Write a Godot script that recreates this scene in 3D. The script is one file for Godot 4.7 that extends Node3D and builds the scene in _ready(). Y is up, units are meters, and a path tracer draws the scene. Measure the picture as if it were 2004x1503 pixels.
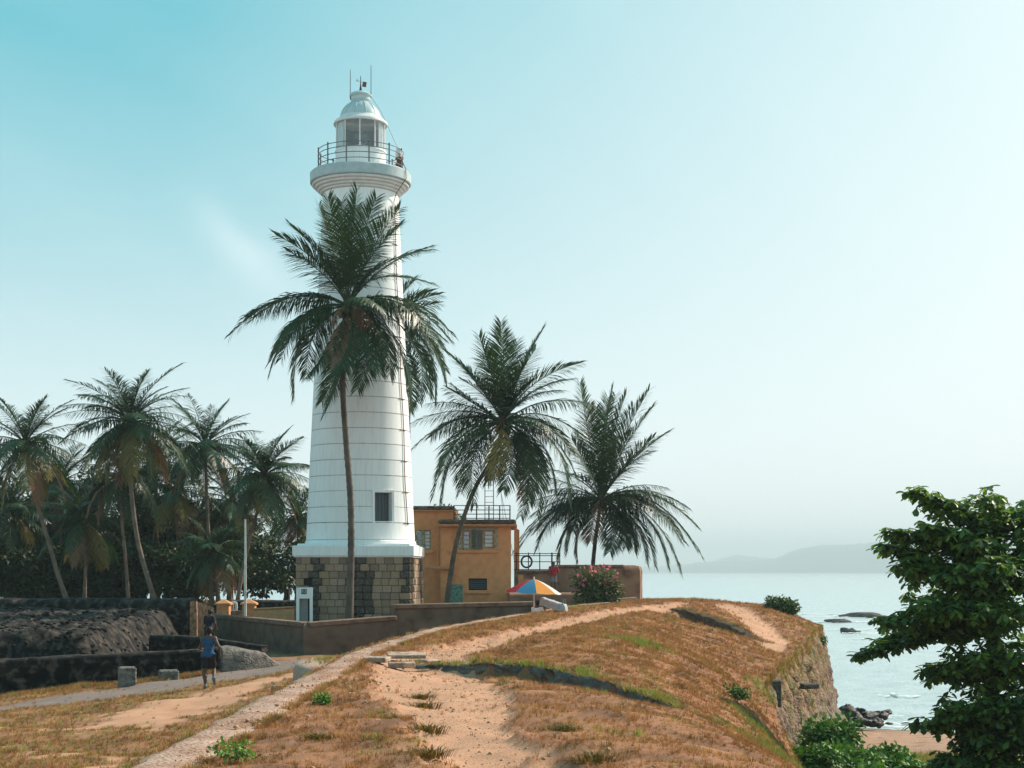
extends Node3D

const F := 3000.0
const EYE := 10.0
var M := {}
var rng := RandomNumberGenerator.new()
var nz := FastNoiseLite.new()
var nz2 := FastNoiseLite.new()

# a mesh under construction; quads are given counter-clockwise as seen from outside
class MB:
	var v := PackedVector3Array()
	var c := PackedColorArray()
	var uv := PackedVector2Array()
	var ix := PackedInt32Array()
	var col := Color.WHITE
	func p(a: Vector3) -> int:
		v.append(a)
		c.append(col)
		return v.size() - 1
	func t(a: int, b: int, d: int) -> void:
		ix.append(a)
		ix.append(d)
		ix.append(b)
	func q(a: int, b: int, d: int, e: int) -> void:
		t(a, b, d)
		t(a, d, e)
	func tri(a: Vector3, b: Vector3, d: Vector3) -> void:
		t(p(a), p(b), p(d))
	func quad(a: Vector3, b: Vector3, d: Vector3, e: Vector3) -> void:
		q(p(a), p(b), p(d), p(e))
	func box(x: Transform3D, s: Vector3, bev := 0.0) -> void:
		var h := s * 0.5
		if bev <= 0.0:
			for ax in 3:
				for sg in [-1.0, 1.0]:
					var n := Vector3.ZERO
					n[ax] = sg
					var u := Vector3.ZERO
					u[(ax + 1) % 3] = 1.0
					var w := n.cross(u)
					var o := n * h
					quad(x * (o - u * h - w * h), x * (o + u * h - w * h), x * (o + u * h + w * h), x * (o - u * h + w * h))
			return
		var id := {}
		for sx in [-1, 1]:
			for sy in [-1, 1]:
				for sz in [-1, 1]:
					for ax in 3:
						var k := Vector3(sx * (h.x - bev), sy * (h.y - bev), sz * (h.z - bev))
						k[ax] = [sx, sy, sz][ax] * h[ax]
						id[[sx, sy, sz, ax]] = x * k
		for ax in 3:
			var a1 := (ax + 1) % 3
			var a2 := (ax + 2) % 3
			for sg in [-1, 1]:
				var key := func(s1: int, s2: int, w: int) -> Vector3:
					var z := [0, 0, 0]
					z[ax] = sg
					z[a1] = s1
					z[a2] = s2
					return id[[z[0], z[1], z[2], w]]
				var f := [key.call(-1, -1, ax), key.call(1, -1, ax), key.call(1, 1, ax), key.call(-1, 1, ax)]
				if sg < 0:
					f.reverse()
				quad(f[0], f[1], f[2], f[3])
			# edges running along ax
			for s1 in [-1, 1]:
				for s2 in [-1, 1]:
					var g := func(sg2: int, w: int) -> Vector3:
						var z := [0, 0, 0]
						z[ax] = sg2
						z[a1] = s1
						z[a2] = s2
						return id[[z[0], z[1], z[2], w]]
					var e := [g.call(-1, a1), g.call(1, a1), g.call(1, a2), g.call(-1, a2)]
					if s1 * s2 > 0:
						e.reverse()
					quad(e[0], e[1], e[2], e[3])
		for sx in [-1, 1]:
			for sy in [-1, 1]:
				for sz in [-1, 1]:
					var a: Vector3 = id[[sx, sy, sz, 0]]
					var b: Vector3 = id[[sx, sy, sz, 1]]
					var d: Vector3 = id[[sx, sy, sz, 2]]
					if sx * sy * sz > 0:
						tri(a, b, d)
					else:
						tri(a, d, b)
	func bx(lo: Vector3, hi: Vector3, bev := 0.0) -> void:
		box(Transform3D(Basis(), (lo + hi) * 0.5), hi - lo, bev)
	func bar(a: Vector3, b: Vector3, w: float, d: float, bev := 0.0) -> void:
		var z := (b - a).normalized()
		var r := z.cross(Vector3.UP)
		if r.length() < 0.01:
			r = Vector3.RIGHT
		r = r.normalized()
		box(Transform3D(Basis(r, z.cross(r) * -1.0, z * -1.0).orthonormalized(), (a + b) * 0.5), Vector3(w, d, (b - a).length()), bev)
	func tube(pts: PackedVector3Array, rad: PackedFloat32Array, sides := 8, cap := true) -> void:
		var n := pts.size()
		var prev := Vector3.ZERO
		var first := -1
		var last := -1
		for i in n:
			var z := (pts[mini(i + 1, n - 1)] - pts[maxi(i - 1, 0)]).normalized()
			var r := prev
			if i == 0:
				r = z.cross(Vector3.UP)
				if r.length() < 0.05:
					r = Vector3.RIGHT
			r = (r - z * r.dot(z)).normalized()
			prev = r
			var u := z.cross(r)
			var base := v.size()
			for k in sides:
				var a := TAU * k / sides
				p(pts[i] + (r * cos(a) + u * sin(a)) * rad[i])
			if i > 0:
				for k in sides:
					var k2 := (k + 1) % sides
					q(last + k, last + k2, base + k2, base + k)
			else:
				first = base
			last = base
		if cap:
			var c0 := p(pts[0])
			var c1 := p(pts[n - 1])
			for k in sides:
				t(c0, first + (k + 1) % sides, first + k)
				t(c1, last + k, last + (k + 1) % sides)
	func rod(a: Vector3, b: Vector3, r: float, sides := 8) -> void:
		tube(PackedVector3Array([a, b]), PackedFloat32Array([r, r]), sides)
	func lathe(o: Vector3, prof: Array, seg := 48, hard := true) -> void:
		for i in prof.size() - 1:
			var a: Vector2 = prof[i]
			var b: Vector2 = prof[i + 1]
			if not hard and i > 0:
				continue
			if hard:
				var base := v.size()
				for k in seg + 1:
					var an := TAU * k / seg
					var d := Vector3(cos(an), 0, -sin(an))
					p(o + d * a.x + Vector3(0, a.y, 0))
					p(o + d * b.x + Vector3(0, b.y, 0))
				for k in seg:
					q(base + 2 * k, base + 2 * k + 2, base + 2 * k + 3, base + 2 * k + 1)
			else:
				var base := v.size()
				for j in prof.size():
					var w: Vector2 = prof[j]
					for k in seg:
						var an := TAU * k / seg
						p(o + Vector3(cos(an) * w.x, w.y, -sin(an) * w.x))
				for j in prof.size() - 1:
					for k in seg:
						var k2 := (k + 1) % seg
						q(base + j * seg + k, base + j * seg + k2, base + (j + 1) * seg + k2, base + (j + 1) * seg + k)
	func ball(o: Vector3, r: Vector3, seg := 10, rings := 7) -> void:
		var prof := []
		for j in rings + 1:
			var a := -PI / 2 + PI * j / rings
			prof.append(Vector2(cos(a), sin(a)))
		var b := v.size()
		lathe(Vector3.ZERO, prof, seg, false)
		for i in range(b, v.size()):
			v[i] = o + v[i] * r
	func mesh(smooth := true) -> ArrayMesh:
		var arr := []
		arr.resize(Mesh.ARRAY_MAX)
		arr[Mesh.ARRAY_VERTEX] = v
		arr[Mesh.ARRAY_COLOR] = c
		arr[Mesh.ARRAY_INDEX] = ix
		if uv.size() == v.size():
			arr[Mesh.ARRAY_TEX_UV] = uv
		if smooth:
			arr[Mesh.ARRAY_NORMAL] = normals()
		var m := ArrayMesh.new()
		m.add_surface_from_arrays(Mesh.PRIMITIVE_TRIANGLES, arr)
		return m
	func normals() -> PackedVector3Array:
		var n := PackedVector3Array()
		n.resize(v.size())
		for i in range(0, ix.size(), 3):
			var a := ix[i]
			var b := ix[i + 1]
			var d := ix[i + 2]
			var f := (v[d] - v[a]).cross(v[b] - v[a])
			n[a] += f
			n[b] += f
			n[d] += f
		for i in n.size():
			n[i] = n[i].normalized() if n[i].length_squared() > 1e-20 else Vector3.UP
		return n


func P(px: float, py: float, d: float) -> Vector3:
	return Vector3((px - 1002.0) / F * d, EYE + (1118.0 - py) / F * d, -d)


func lin(r: float, g: float, b: float) -> Color:
	return Color(r, g, b).linear_to_srgb()


func obj(called: String, m: Mesh, mat: Material, parent: Node = self) -> MeshInstance3D:
	var o := MeshInstance3D.new()
	o.name = called
	o.mesh = m
	o.material_override = mat
	parent.add_child(o, true)
	return o


func tag(o: Node, label: String, category := "", group := "", kind := "") -> Node:
	if label:
		o.set_meta("label", label)
	if category:
		o.set_meta("category", category)
	if group:
		o.set_meta("group", group)
	if kind:
		o.set_meta("kind", kind)
	return o


func thing(called: String, label: String, category: String, at := Vector3.ZERO, group := "", turn := 0.0) -> Node3D:
	var o := Node3D.new()
	o.name = called
	add_child(o, true)
	o.position = at
	o.rotation.y = turn
	tag(o, label, category, group)
	return o


func struct(called: String, m: Mesh, mat: Material, label := "") -> MeshInstance3D:
	var o := obj(called, m, mat)
	tag(o, label, "", "", "structure")
	return o


func noise_tex(freq: float, stops: Array, size := 512, oct := 5, sd := 1, kind := FastNoiseLite.TYPE_SIMPLEX_SMOOTH) -> NoiseTexture2D:
	var t := NoiseTexture2D.new()
	var n := FastNoiseLite.new()
	n.noise_type = kind
	n.frequency = freq
	n.fractal_octaves = oct
	n.seed = sd
	t.noise = n
	t.width = size
	t.height = size
	t.seamless = true
	var g := Gradient.new()
	var offs := PackedFloat32Array()
	var cols := PackedColorArray()
	for s in stops:
		offs.append(s[0])
		cols.append(s[1])
	g.offsets = offs
	g.colors = cols
	t.color_ramp = g
	return t


func grey(a: float) -> Color:
	return Color(a, a, a)


# plain coloured surface with noise of its own tone, bump relief in centimetres
func mat(called: String, c: Color, rough := 0.85, tex: Texture2D = null, scale := 1.0, bump: Texture2D = null, bump_cm := 0.0, vcol := false) -> StandardMaterial3D:
	var m := StandardMaterial3D.new()
	m.resource_name = called
	m.albedo_color = c
	m.roughness = rough
	m.metallic_specular = 0.35
	m.vertex_color_use_as_albedo = vcol
	if tex or bump:
		m.uv1_triplanar = true
		m.uv1_world_triplanar = true
		m.uv1_scale = Vector3.ONE * scale
	if tex:
		m.albedo_texture = tex
	if bump:
		m.heightmap_enabled = true
		m.heightmap_texture = bump
		m.heightmap_scale = bump_cm
	M[called] = m
	return m


func materials() -> void:
	var soft := noise_tex(0.012, [[0.0, grey(0.80)], [0.5, grey(0.93)], [1.0, grey(1.0)]], 512, 6, 3)
	var faint := noise_tex(0.012, [[0.0, grey(0.90)], [0.5, grey(0.965)], [1.0, grey(1.0)]], 512, 6, 33)
	var streak := noise_tex(0.02, [[0.0, Color(0.70, 0.68, 0.66)], [0.4, Color(0.9, 0.89, 0.88)], [0.65, Color(1, 1, 1)], [1.0, Color(1, 1, 1)]], 512, 6, 51)
	var streak2 := noise_tex(0.02, [[0.0, Color(0.91, 0.90, 0.885)], [0.3, Color(0.965, 0.96, 0.955)], [0.5, Color(0.985, 0.985, 0.98)], [1.0, Color(1, 1, 1)]], 512, 6, 57)
	var gravel := noise_tex(0.09, [[0.0, grey(0.35)], [0.3, grey(0.7)], [0.55, grey(0.92)], [1.0, grey(1.0)]], 512, 4, 43)
	var blotch := noise_tex(0.01, [[0.0, grey(0.45)], [0.4, grey(0.75)], [0.6, grey(0.9)], [1.0, grey(1.0)]], 512, 7, 5)
	var grit := noise_tex(0.06, [[0.0, grey(0.62)], [0.5, grey(0.88)], [1.0, grey(1.0)]], 512, 5, 7)
	var high := noise_tex(0.03, [[0.0, grey(0.0)], [1.0, grey(1.0)]], 512, 6, 11)
	var cells := noise_tex(0.035, [[0.0, grey(0.0)], [0.45, grey(0.75)], [1.0, grey(1.0)]], 512, 3, 13, FastNoiseLite.TYPE_CELLULAR)
	var mildew := noise_tex(0.012, [[0.0, Color(0.10, 0.10, 0.10)], [0.42, Color(0.22, 0.21, 0.20)], [0.56, Color(0.42, 0.37, 0.33)], [0.68, Color(0.75, 0.66, 0.58)], [1.0, Color(1, 0.9, 0.8)]], 1024, 7, 17)
	var weather := noise_tex(0.009, [[0.0, Color(0.55, 0.52, 0.5)], [0.45, Color(0.86, 0.84, 0.82)], [1.0, Color(1, 1, 1)]], 512, 7, 19)
	mat("white_paint", lin(0.80, 0.805, 0.80), 0.55, streak2, 1.0)
	mat("white_trim", lin(0.70, 0.69, 0.67), 0.6, faint, 0.4)
	mat("gallery_paint", lin(0.42, 0.50, 0.505), 0.6, faint, 0.4)
	mat("dome_paint", lin(0.46, 0.56, 0.57), 0.45, faint, 0.5)
	mat("lantern_dark", lin(0.10, 0.12, 0.13), 0.5)
	mat("rail_metal", lin(0.16, 0.17, 0.18), 0.5, grit, 2.0)
	mat("rust_metal", lin(0.20, 0.10, 0.065), 0.8, grit, 2.0)
	mat("black_iron", lin(0.035, 0.035, 0.04), 0.55)
	for i in 5:
		var k: float = [1.0, 0.9, 1.08, 0.8, 0.95][i]
		var w: Color = [Color(0.29, 0.205, 0.145), Color(0.27, 0.195, 0.145), Color(0.28, 0.21, 0.16), Color(0.25, 0.185, 0.145), Color(0.30, 0.21, 0.14)][i]
		mat("block_%d" % i, lin(w.r * k * 1.3, w.g * k * 1.22, w.b * k * 1.15), 0.9, soft, 0.9 + 0.13 * i, high, 0.4)
	mat("rustic_stone", lin(0.15, 0.12, 0.10), 0.95, blotch, 1.4, cells, 2.5)
	mat("mortar", lin(0.12, 0.10, 0.085), 0.95, grit, 2.0)
	mat("orange_plaster", lin(0.80, 0.345, 0.155), 0.85, faint, 0.3)
	mat("seam", lin(0.46, 0.41, 0.37), 0.9, blotch, 0.5)
	mat("orange_gate", lin(0.66, 0.30, 0.14), 0.85, soft, 0.5)
	mat("roof_concrete", lin(0.20, 0.15, 0.13), 0.9, blotch, 0.5, high, 1.0)
	mat("cream_paint", lin(0.52, 0.46, 0.32), 0.7, weather, 0.8)
	mat("grey_shutter", lin(0.24, 0.25, 0.24), 0.7, grit, 1.5)
	mat("pane", lin(0.35, 0.38, 0.40), 0.08)
	M.pane.metallic_specular = 0.9
	mat("pane_white", lin(0.75, 0.77, 0.78), 0.2)
	mat("dark_inside", lin(0.02, 0.021, 0.022), 0.9)
	mat("brown_plaster", lin(0.20, 0.135, 0.105), 0.92, weather, 0.22, high, 0.3)
	mat("brown_coping", lin(0.26, 0.165, 0.12), 0.92, weather, 0.35, high, 0.4)
	mat("bastion_plaster", lin(0.34, 0.19, 0.13), 0.92, weather, 0.18, high, 0.3)
	mat("dark_stone", lin(0.12, 0.125, 0.13), 0.97, mildew, 0.17, cells, 7.0)
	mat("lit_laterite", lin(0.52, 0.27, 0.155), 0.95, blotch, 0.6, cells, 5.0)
	mat("pale_stone", lin(0.24, 0.21, 0.185), 0.95, blotch, 0.7, cells, 5.0)
	mat("kerb_concrete", lin(0.53, 0.35, 0.27), 0.95, gravel, 0.42, gravel, 1.2, true)
	mat("slab_stone", lin(0.52, 0.37, 0.28), 0.95, blotch, 0.8, high, 2.0)
	mat("ground", grey(1.0), 0.97, grit, 1.0, high, 0.4, true)
	mat("earth_face", lin(0.17, 0.105, 0.07), 0.97, blotch, 0.7, cells, 4.0)
	mat("gutter_stone", lin(0.17, 0.15, 0.13), 0.97, blotch, 0.7, cells, 4.0)
	mat("pebble", lin(0.50, 0.29, 0.18), 0.95, soft, 3.0)
	mat("far_ground", grey(1.0), 0.97, grit, 0.6, high, 5.0, true)
	mat("cliff", grey(1.0), 0.97, blotch, 0.5, cells, 9.0, true)
	mat("rock", lin(0.045, 0.042, 0.04), 0.75, blotch, 0.4, high, 9.0)
	mat("wet_rock", lin(0.03, 0.028, 0.027), 0.55, blotch, 0.5, high, 7.0)
	mat("trunk", grey(1.0), 0.95, grit, 1.6, high, 2.5, true)
	mat("bark", lin(0.10, 0.075, 0.055), 0.95, blotch, 1.2, high, 3.0)
	for a in [["frond", 0.042, 0.082, 0.036, 0.10, 0.15, 0.03], ["frond_yellow", 0.20, 0.17, 0.05, 0.26, 0.22, 0.04], ["frond_dead", 0.24, 0.15, 0.085, 0.2, 0.12, 0.05]]:
		var m := mat(a[0], lin(a[1], a[2], a[3]), 0.38)
		m.vertex_color_use_as_albedo = true
		m.backlight_enabled = true
		m.backlight = lin(a[4] * 2, a[5] * 2, a[6] * 2)
		m.backlight = Color(0.32, 0.40, 0.12).linear_to_srgb() if a[0] == "frond" else m.backlight
	for a in [["leaf", 0.55, 0.4], ["almond_leaf", 0.42, 0.95], ["grass", 0.9, 0.6]]:
		var m := mat(a[0], grey(1.0), a[1])
		m.vertex_color_use_as_albedo = true
		m.backlight_enabled = true
		m.backlight = Color(a[2], a[2] * 1.05, a[2] * 0.45).linear_to_srgb()
	for n in ["white_paint"]:
		M[n].uv1_scale = Vector3(0.55, 0.05, 0.55)
	mat("headland", lin(0.10, 0.13, 0.11), 1.0)
	mat("sea", lin(0.34, 0.43, 0.44), 0.2, null, 0.08, noise_tex(0.02, [[0.0, grey(0.0)], [1.0, grey(1.0)]], 1024, 5, 23), 7.0)
	M.sea.metallic_specular = 0.5
	mat("foam", lin(0.8, 0.83, 0.83), 0.9, grit, 0.5)
	mat("glass", Color(1, 1, 1, 0.12), 0.05)
	M.glass.transparency = BaseMaterial3D.TRANSPARENCY_ALPHA
	mat("flower", lin(0.45, 0.15, 0.18), 0.7)
	M.flower.backlight_enabled = true
	M.flower.backlight = lin(0.5, 0.12, 0.15)
	mat("skin", lin(0.10, 0.055, 0.035), 0.5)
	mat("skin_lit", lin(0.14, 0.08, 0.05), 0.5)
	mat("hair", lin(0.012, 0.011, 0.011), 0.6)
	mat("blue_cloth", lin(0.02, 0.065, 0.135), 0.9)
	mat("black_cloth", lin(0.018, 0.018, 0.024), 0.9)
	mat("red_cloth", lin(0.33, 0.03, 0.04), 0.9)
	mat("white_cloth", lin(0.7, 0.7, 0.68), 0.9)
	mat("grey_cloth", lin(0.2, 0.19, 0.19), 0.9)
	mat("shoe", lin(0.14, 0.14, 0.15), 0.7)
	mat("sheet", lin(0.36, 0.40, 0.42), 0.7, soft, 1.0)
	mat("teal_paint", lin(0.20, 0.36, 0.30), 0.8, weather, 0.9)
	mat("grey_door", lin(0.30, 0.29, 0.29), 0.6, soft, 1.0)
	for a in [["canopy_red", 0.42, 0.02, 0.03], ["canopy_blue", 0.03, 0.17, 0.30], ["canopy_orange", 0.75, 0.30, 0.05], ["canopy_white", 0.75, 0.75, 0.72], ["canopy_green", 0.03, 0.22, 0.12]]:
		var m := mat(a[0], lin(a[1], a[2], a[3]), 0.7)
		m.backlight_enabled = true
		m.backlight = lin(minf(1.0, a[1] * 1.1), minf(1.0, a[2] * 1.1), minf(1.0, a[3] * 1.1))


# ---------------------------------------------------------------- sky
const SUN_AZ := 55.0  # degrees to the right of the view
const SUN_EL := 38.0

func sun_dir() -> Vector3:
	var e := deg_to_rad(SUN_EL)
	var a := deg_to_rad(SUN_AZ)
	return Vector3(sin(a) * cos(e), sin(e), -cos(a) * cos(e))


func sky_image() -> Image:
	var w := 1024
	var h := 512
	var im := Image.create(w, h, false, Image.FORMAT_RGBF)
	var s := sun_dir()
	var ha := deg_to_rad(SUN_AZ)
	var hz := Vector3(sin(ha) * 0.978, 0.208, -cos(ha) * 0.978)
	var cl := FastNoiseLite.new()
	cl.frequency = 1.0
	cl.fractal_octaves = 5
	cl.seed = 4
	for y in h:
		var el := PI / 2 - PI * (y + 0.5) / h
		for x in w:
			var a := TAU * (x + 0.5) / w
			var d := Vector3(sin(a) * cos(el), sin(el), -cos(a) * cos(el))
			# haze is brightest low down towards the sun; the blue deepens with height and away from it
			var g := rad_to_deg(d.angle_to(hz))
			var e := maxf(rad_to_deg(el), 0.0)
			var far := pow(clampf((g - 20.0) / 40.0, 0.0, 1.13), 1.02)
			var up := pow(1.0 - exp(-e / 11.0), 1.4)
			var b := clampf(up * (0.05 + 1.12 * far), 0.0, 1.0)
			var c := Color(0.745, 0.765, 0.755).lerp(Color(0.084, 0.355, 0.425), b)
			var zen := smoothstep(24.0, 80.0, e)
			c = c.lerp(Color(0.075, 0.26, 0.37), zen * 0.75)
			var glow := exp(-rad_to_deg(d.angle_to(s)) / 14.0)
			c += Color(0.55, 0.50, 0.42) * glow
			# thin high cloud
			var q := d / maxf(d.y + 0.12, 0.05)
			var n := cl.get_noise_3d(q.x * 1.1 + q.z * 0.5, q.z * 0.28, 3.0) * 0.5 + 0.5
			var n2 := cl.get_noise_3d(q.x * 5.0, q.z * 1.2, 9.0) * 0.5 + 0.5
			var veil := smoothstep(0.42, 0.8, n) * 0.09 * smoothstep(1.0, 8.0, e)
			var wa := rad_to_deg(wrapf(a, -PI, PI))
			var wisp := exp(-pow((wa + 9.6 + (e - 11.3) * 0.75) / 1.0, 2.0) - pow((e - 11.6) / 1.7, 2.0)) * smoothstep(0.3, 0.75, n2) * 0.3
			var k := clampf(veil + wisp, 0.0, 0.8)
			c = c.lerp(Color(0.72, 0.775, 0.78), k)
			im.set_pixel(x, y, c)
	return im

# ---------------------------------------------------------------- terrain
# cross sections of the rampart: distance ahead, then (across, height) from the kerb to the outer edge
const ROWS := [
	[-8.0, [[-3.0, 8.3], [2.0, 8.3], [4.0, 7.4], [6.0, 6.0], [9.5, 4.6]]],
	[13.0, [[-3.0, 8.3], [1.5, 8.3], [3.0, 7.9], [5.0, 6.8], [9.5, 4.3]]],
	[20.0, [[-3.0, 8.32], [1.9, 8.25], [3.0, 7.85], [4.2, 7.1], [6.0, 5.85], [9.6, 4.0]]],
	[26.0, [[-3.0, 8.32], [1.4, 8.2], [3.1, 7.65], [4.3, 6.9], [6.1, 5.75], [9.8, 3.8]]],
	[31.0, [[-3.0, 8.35], [1.6, 8.3], [3.2, 7.9], [4.6, 7.2], [5.5, 6.3], [6.6, 4.9], [7.6, 3.8]]],
	[38.0, [[-2.6, 8.35], [2.4, 8.35], [4.2, 7.9], [5.5, 7.35], [6.1, 6.75], [6.7, 5.4], [7.4, 4.1]]],
	[45.0, [[-1.9, 8.35], [3.6, 8.25], [5.6, 7.5], [7.4, 6.6]]],
	[57.0, [[0.0, 8.33], [4.6, 8.3], [7.8, 7.55], [10.3, 6.6]]],
	[70.0, [[2.4, 8.33], [6.6, 8.35], [10.6, 7.5], [13.4, 6.65]]],
	[82.0, [[5.0, 8.33], [9.0, 8.38], [13.2, 8.0], [16.3, 6.75]]],
	[90.0, [[7.0, 8.33], [11.0, 8.35], [15.6, 7.95], [18.2, 6.65]]],
	[95.0, [[8.0, 8.2], [12.0, 8.1], [16.0, 7.7], [18.6, 6.2]]],
	[99.0, [[8.6, 7.6], [12.5, 7.5], [16.0, 6.8], [18.0, 5.6]]],
]
const KERB := [[-8.0, -3.0], [30.0, -3.0], [35.0, -2.72], [42.5, -2.15], [51.0, -0.9], [60.0, 0.7], [69.0, 2.25], [82.0, 5.0], [94.0, 7.8], [99.0, 8.6]]
# eroded steps: points (across, ahead, depth) and how far the low side reaches towards the camera
const SCARPS := [
	[[[-2.2, 29.2, 0.0], [-1.1, 28.6, 0.12], [0.3, 27.9, 0.22], [1.2, 26.9, 0.5], [2.1, 25.9, 0.62], [2.75, 25.2, 0.5], [3.15, 23.6, 0.28], [3.5, 22.0, 0.0]], 2.6],
	[[[8.2, 77.0, 0.0], [8.9, 74.5, 0.45], [9.9, 70.0, 0.8], [10.6, 66.0, 0.75], [10.9, 64.3, 0.0]], 3.4],
	[[[6.9, 74.0, 0.0], [7.9, 70.0, 0.4], [9.0, 65.5, 0.45], [9.8, 63.0, 0.0]], 3.0],
	[[[3.4, 33.4, 0.0], [3.75, 33.1, 0.35], [4.15, 32.8, 0.0]], 1.2],
]
const PATH_A := [[0.1, 5.0, 0.5], [-0.05, 13.0, 0.55], [-0.55, 17.5, 0.62], [-0.95, 21.0, 0.95], [-1.3, 25.0, 1.15], [-1.65, 29.5, 0.9]]
const PATH_B := [[-1.75, 29.5, 0.8], [-0.5, 37.0, 0.62], [1.4, 49.0, 0.7], [4.2, 64.0, 0.8], [7.2, 76.0, 0.7], [9.6, 83.0, 0.5]]
const PATH_C := [[11.6, 84.0, 0.9], [12.0, 76.0, 0.9], [11.4, 67.0, 0.8], [10.4, 61.0, 0.5]]


func along(line: Array, d: float) -> float:
	for i in line.size() - 1:
		if d <= line[i + 1][0]:
			return lerpf(line[i][1], line[i + 1][1], clampf((d - line[i][0]) / (line[i + 1][0] - line[i][0]), 0.0, 1.0))
	return line[-1][1]


func kerb_x(d: float) -> float:
	return along(KERB, d)


func row_of(d: float) -> int:
	for i in ROWS.size() - 1:
		if d <= ROWS[i + 1][0]:
			return i
	return ROWS.size() - 2


func edge_x(d: float) -> float:
	var i := row_of(d)
	var a: Array = ROWS[i]
	var b: Array = ROWS[i + 1]
	return lerpf(a[1][-1][0], b[1][-1][0], clampf((d - a[0]) / (b[0] - a[0]), 0.0, 1.0))


func section(k: Array, x: float) -> float:
	for i in k.size() - 1:
		if x <= k[i + 1][0]:
			var t := clampf((x - k[i][0]) / (k[i + 1][0] - k[i][0]), 0.0, 1.0)
			return lerpf(k[i][1], k[i + 1][1], t)
	return k[-1][1]


func rampart_base(x: float, d: float) -> float:
	var i := row_of(d)
	var a: Array = ROWS[i]
	var b: Array = ROWS[i + 1]
	var t := clampf((d - a[0]) / (b[0] - a[0]), 0.0, 1.0)
	var y := 0.0
	for o in [-0.5, 0.0, 0.5]:
		y += lerpf(section(a[1], x + o), section(b[1], x + o), t) / 3.0
	return y


# distance to a poly-line of (across, ahead, width): returns (distance, width there, signed side)
func to_line(line: Array, x: float, d: float) -> Vector3:
	var best := Vector3(1e9, 0, 1)
	for i in line.size() - 1:
		var ax: float = line[i][0]
		var ad: float = line[i][1]
		var bx: float = line[i + 1][0]
		var bd: float = line[i + 1][1]
		var ux := bx - ax
		var ud := bd - ad
		var t := clampf(((x - ax) * ux + (d - ad) * ud) / (ux * ux + ud * ud), 0.0, 1.0)
		var ex := x - ax - ux * t
		var ed := d - ad - ud * t
		var g := sqrt(ex * ex + ed * ed)
		if g < best.x:
			best = Vector3(g, lerpf(line[i][2], line[i + 1][2], t), signf(ux * ed - ud * ex))
	return best


func rampart_y(x: float, d: float) -> float:
	var y := rampart_base(x, d)
	for s in SCARPS:
		var r := to_line(s[0], x, d)
		if r.x < s[1] and r.z < 0.0:
			var f: float = r.x / s[1]
			y -= r.y * smoothstep(0.0, 0.05, f) * (1.0 - smoothstep(0.22, 1.0, f))
	var inner := clampf((x - kerb_x(d) - 0.2) / 0.8, 0.0, 1.0)
	y += inner * (nz.get_noise_2d(x * 9.0, d * 9.0) * 0.09 + nz2.get_noise_2d(x * 45.0, d * 45.0) * 0.014)
	var pm := path_mask(x, d)
	y -= 0.10 * pm * inner
	return y


func path_mask(x: float, d: float) -> float:
	var w := nz.get_noise_2d(x * 30.0 + 50.0, d * 18.0) * 0.4 + nz2.get_noise_2d(x * 60.0, d * 40.0 + 9.0) * 0.3
	var m := 0.0
	for l in [PATH_A, PATH_B, PATH_C]:
		var r := to_line(l, x, d)
		m = maxf(m, 1.0 - smoothstep(-0.14, 0.14, r.x - r.y + w * 0.75))
	# bare worn earth beside the kerb in front
	var bare := smoothstep(0.05, 0.4, nz.get_noise_2d(x * 22.0 + 7.0, d * 12.0 + 3.0) - 0.04 - absf(x + 1.7) * 0.22) if d < 28.0 else 0.0
	return maxf(m, bare * 0.9)


# green patches on the dry slope: (across, ahead, radius)
const GREENS := [[3.15, 39.0, 1.1], [3.7, 24.6, 0.9], [5.2, 26.5, 1.5], [4.6, 24.5, 1.0], [4.9, 31.5, 0.8], [7.4, 37.0, 1.2], [6.2, 28.5, 1.6], [2.4, 26.4, 0.5], [1.4, 27.4, 0.4], [0.2, 28.3, 0.3], [1.6, 65.0, 0.8], [2.4, 68.0, 0.9], [15.5, 80.0, 0.8], [7.7, 44.5, 1.0]]


func green_at(x: float, d: float) -> float:
	var g := 0.0
	for k in GREENS:
		var q = Vector2(x - k[0], (d - k[1]) * 0.55).length() / k[2]
		g = maxf(g, 1.0 - smoothstep(0.4, 1.0, q + nz2.get_noise_2d(x * 25.0, d * 25.0) * 0.5))
	g = maxf(g, smoothstep(0.28, 0.6, nz.get_noise_2d(x * 8.0 + 300.0, d * 8.0)) * 0.4)
	if d < 30.0:
		g = maxf(g, smoothstep(3.4, 5.6, x + nz.get_noise_2d(x * 12.0, d * 12.0) * 1.6) * 0.55)
	return g


func ground_color(pm: float, x: float, d: float, g: float) -> Color:
	var n := nz.get_noise_2d(x * 14.0, d * 14.0 + 80.0)
	var n2 := nz2.get_noise_2d(x * 80.0, d * 80.0)
	var dirt := Color(0.57, 0.302, 0.182) * (1.0 + 0.16 * n + 0.2 * n2)
	var dry := Color(0.33, 0.142, 0.072) * (1.0 + 0.35 * n + 0.3 * n2)
	var straw := Color(0.38, 0.188, 0.092)
	var dark := smoothstep(0.08, 0.38, nz.get_noise_2d(x * 24.0 + 500.0, d * 15.0))
	dry = dry.lerp(Color(0.15, 0.072, 0.036), dark * 0.7)
	dry = dry.lerp(straw, clampf(0.3 + n * 1.3, 0.0, 1.0) * 0.55)
	dry = dry.lerp(Color(0.22, 0.20, 0.06), g * 0.6)
	var c := dry.lerp(dirt, pm)
	c.a = 1.0
	return c


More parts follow.
